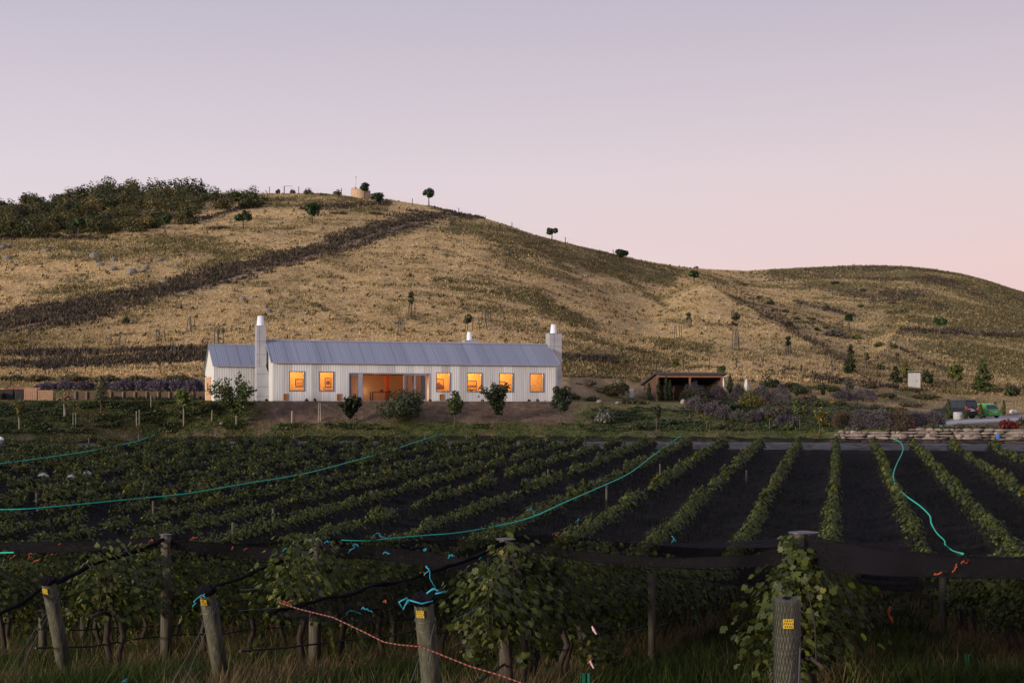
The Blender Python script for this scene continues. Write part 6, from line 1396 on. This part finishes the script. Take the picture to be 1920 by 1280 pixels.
t = thing('retaining_wall', 'low timber retaining wall with round posts under the violet lavender', 'wall', (0, 0, 0)); TB = pm('brown wall boards', (.115, .07, .048), (.06, .038, .028), 2, .85, .3, stretch=(.5, .5, 5)); TP = pm('tan round posts', (.21, .15, .10), (.13, .09, .062), 4, .8, .3)
Yw = 125.7; mb = MB(); xa, xb = (138 - 960) / F * Yw, (384 - 960) / F * Yw
for i in range(4): mb.box(xa, xb, Yw, Yw + .05, .62 + i * .205, .62 + i * .205 + .195)
mb.build('boards', TB, t)
for px in (142, 163, 186, 208, 231, 253, 275, 297, 318, 340, 362): x = (px - 960) / F * Yw; mb = MB(); mb.tube([(x, Yw - .09, .4), (x, Yw - .09, 1.48)], .085, 9); mb.build('post', TP, t)
t = thing('white_drum', 'pale round lid of a drum cut off at the picture edge by the bank', 'drum', at(-1, 826, 100.5) - Vector((0, 0, .0))); mb = MB(); lathe(mb, [(.02, -.30), (.2, -.27), (.33, -.1), (.36, 0), (.33, .1), (.2, .27), (.02, .30)], 16); mb.v = [(x, z * .6, y) for x, y, z in [(a, b, c) for a, c, b in mb.v]]; mb.build('drum', pm('white drum plastic', (.72, .73, .74), None, 3, .4), t, True)
mb = MB(); mb.tube([(0, 0, -1.2), (0, 0, -.3)], .04, 6); mb.build('post', TP, t)
# stakes on the bank
STK = pm('pale stake', (.36, .31, .24), (.24, .20, .16), 6, .8)
for px, b, tp_, w in [(137, 803, 773, 'left of a pair below the log pile'), (142, 800, 774, 'right of a pair below the log pile'), (256, 800, 770, 'left of a pair below the timber wall'), (261, 797, 768, 'right of a pair below the timber wall'), (283, 769, 742, 'high at the bank edge before the timber wall'), (344, 800, 764, 'supporting the small fresh green tree'), (397, 789, 768, 'between the annex door and the vase-shaped tree'), (547, 798, 770, 'short and square on bare soil below the first window'), (597, 790, 754, 'left of a close pair below the second window'), (601, 790, 755, 'right of a close pair below the second window'), (120, 783, 757, 'leaning below the crates'), (36, 806, 780, 'beside the thin yellowing sapling')]:
    g = ground(px, b); h = (HZ - tp_) / F * g.y - g.z; t = tag(MB().tube([(0, 0, -.1), (rr.uniform(-.04, .04), 0, h)], [.035, .03] if px != 547 else [.06, .06], 6).build('stake', STK), 'pale wooden stake on the bank, ' + w, 'stake', 'stakes on the bank'); t.location = g
# staked tree guards on the hill
GUARD = pm('dark steel stake', (.035, .03, .028), None, 5, .6)
for px, b, tp_, w, tree, lab in [(221, 656, 628, 16, None, 'crossed dark stakes lowest on the slope left of the annex'), (302, 642, 614, 16, None, 'wigwam of dark stakes left of the annex roof'), (358, 621, 592, 15, None, 'upright cage of dark stakes highest left of the annex'), (328, 666, 640, 13, None, 'dark stakes nearest the annex gable'), (410, 647, 616, 14, None, 'four straight dark stakes just above the annex ridge'), (752, 623, 593, 11, None, 'dark stakes above the main roof below the staked poplar'), (771, 597, 566, 13, (541, 'scrub'), 'dark stakes holding a thin poplar above the main roof'),
        (893, 620, 592, 42, (589, 'olive'), 'wide-set dark stakes behind the squat rear chimney'), (912, 606, 580, 18, None, 'square cage of dark stakes above the rear chimney'), (1271, 635, 607, 14, None, 'short dark cage on the slope above the shed roof'), (1290, 615, 596, 16, (583, 'dark'), 'dark stakes with a wind-bent sapling above the shed'), (1380, 657, 618, 15, (577, 'scrub'), 'tall staked cage with a pale-stemmed tree right of the shed'), (1478, 666, 640, 16, (627, 'dark'), 'loose stakes with a small dark-headed sapling on the spur')]:
    g = ground(px, b); s = g.y / F; t = thing('tree_guard', lab, 'tree guard', g, 0, 'staked tree guards on the hill'); n = 4; hh = (b - tp_) * s
    for k in range(n):
        x = (-.5 + k / (n - 1)) * w * s; y = .4 * (1 if k % 2 else -1); lx = rr.uniform(-.25, .25) * (2.2 if px in (221, 302) else .6); mb = MB(); mb.tube([(x, y, -.2), (x + lx - .2 * x, y * .8, hh * rr.uniform(.85, 1.0))], .05, 5); mb.build('stake', GUARD, t)
    if tree: plant('sapling', ('pale-stemmed slender tree' if px == 1380 else 'thin poplar' if px == 771 else 'wind-bent sapling' if px == 1290 else 'leafy-headed sapling' if px == 893 else 'small dark-headed sapling') + ' growing inside ' + {1380: 'the tall cage right of the shed', 771: 'stakes above the main roof', 1290: 'stakes above the shed', 893: 'wide-set stakes by the rear chimney', 1478: 'loose stakes on the spur'}[px], 'sapling', px - (16 if px == 893 else 0), b, tree[0], 20 if px in (1380, 893) else 13, 'oval', tree[1], 150, .24, .4, 'saplings inside the tree guards', bark=PALEBARK() if px == 1380 else None, tr=.05)
for px, b, tp_, lab in [(1172, 690, 672, 'fresh green sapling on the slope left of the shed roof'), (1267, 695, 669, 'small spreading sapling rising behind the shed roof'), (237, 610, 596, 'tiny dark shrublet beside the crossed stakes slope')]:
    plant('sapling', lab, 'sapling', px, b, tp_, 16, 'oval', 'yellow' if px > 300 else 'dark', 110, .2, .35, 'saplings on the slope')
# fences
def fence(lab, pts, step, h, seed=1, pm_=None, r=.05):
    q = random.Random(seed); t = thing('wire_fence', lab, 'fence', (0, 0, 0)); G = [ground(*p) for p in pts]; P = []
    for a, b in zip(G, G[1:]):
        n = max(1, int((b - a).length / step))
        for k in range(n): c = a.lerp(b, k / n); c.z = gz(c.x, c.y); P.append(c)
    P.append(G[-1]); P = P[:100]
    for c in P: mb = MB(); mb.tube([c - Vector((0, 0, .2)), c + Vector((q.uniform(-.05, .05), 0, h * q.uniform(.9, 1.08)))], r, 6); mb.build('post', pm_ or GUARD, t)
    mb = MB(); [mb.tube([c + Vector((0, 0, h * f)) for c in P], .004, 3, cap=False) for f in (.45, .7, .95)]; mb.build('wire', GUARD, t)
fence('wire fence along the foot of the hill left of the house', [(-90, 703), (40, 702), (160, 700), (300, 699), (384, 697)], 3.6, 1.25, 2)
fence('wire fence along the foot of the hill behind the shed', [(1060, 690), (1180, 688), (1330, 690), (1480, 694), (1560, 698)], 3.2, 1.25, 3)
fence('wire fence climbing the spur right of the big slope', [(1588, 688), (1530, 648), (1430, 588), (1340, 540), (1300, 520)], 6.5, 1.25, 4)
fence('wire fence along the hilltop ridge', [(505, 364), (560, 364), (640, 366), (700, 377), (773, 386), (860, 402), (960, 430), (1060, 458), (1150, 480)], 9, 1.5, 5, r=.07)
fence('wire fence on the far right slope above the dark scrub', [(1690, 628), (1760, 630), (1840, 626), (1930, 628)], 9, 1.3, 6)
t = thing('gate_frame', 'thin goalpost-like frame on the ridge beside the scraggy bushes', 'frame', ground(540, 364)); s = t.location.y / F; mb = MB(); mb.tube([(-7 * s, 0, -.2), (-7 * s, 0, 15 * s)], .09, 6); mb.build('post', GUARD, t); mb = MB(); mb.tube([(-7 * s, 0, 15 * s), (8 * s, 0, 15 * s)], .04, 5); mb.build('crossbar', GUARD, t)
# small weeds against the house wall
for k, (px, lab) in enumerate([(590, 'small weed at the wall below the second window'), (575, 'small weed at the wall beside the first vent'), (806, 'weed clump at the sliding door end'), (905, 'weed at the wall below the fourth window'), (926, 'weed at the wall below the fifth window'), (992, 'weed at the wall left of the sixth window'), (1008, 'weed at the wall under the sixth window'), (500, 'weeds at the chimney foot')]):
    t_ = px2t(px, -.35); p = H2W(t_, -.35, 0); plant('weed', lab, 'weed', 960 + F * p.x / p.y, 750, 744.5, 7, 'shrub', 'scrub', 40, .1, 0, 'weeds along the house wall', Y=p.y)
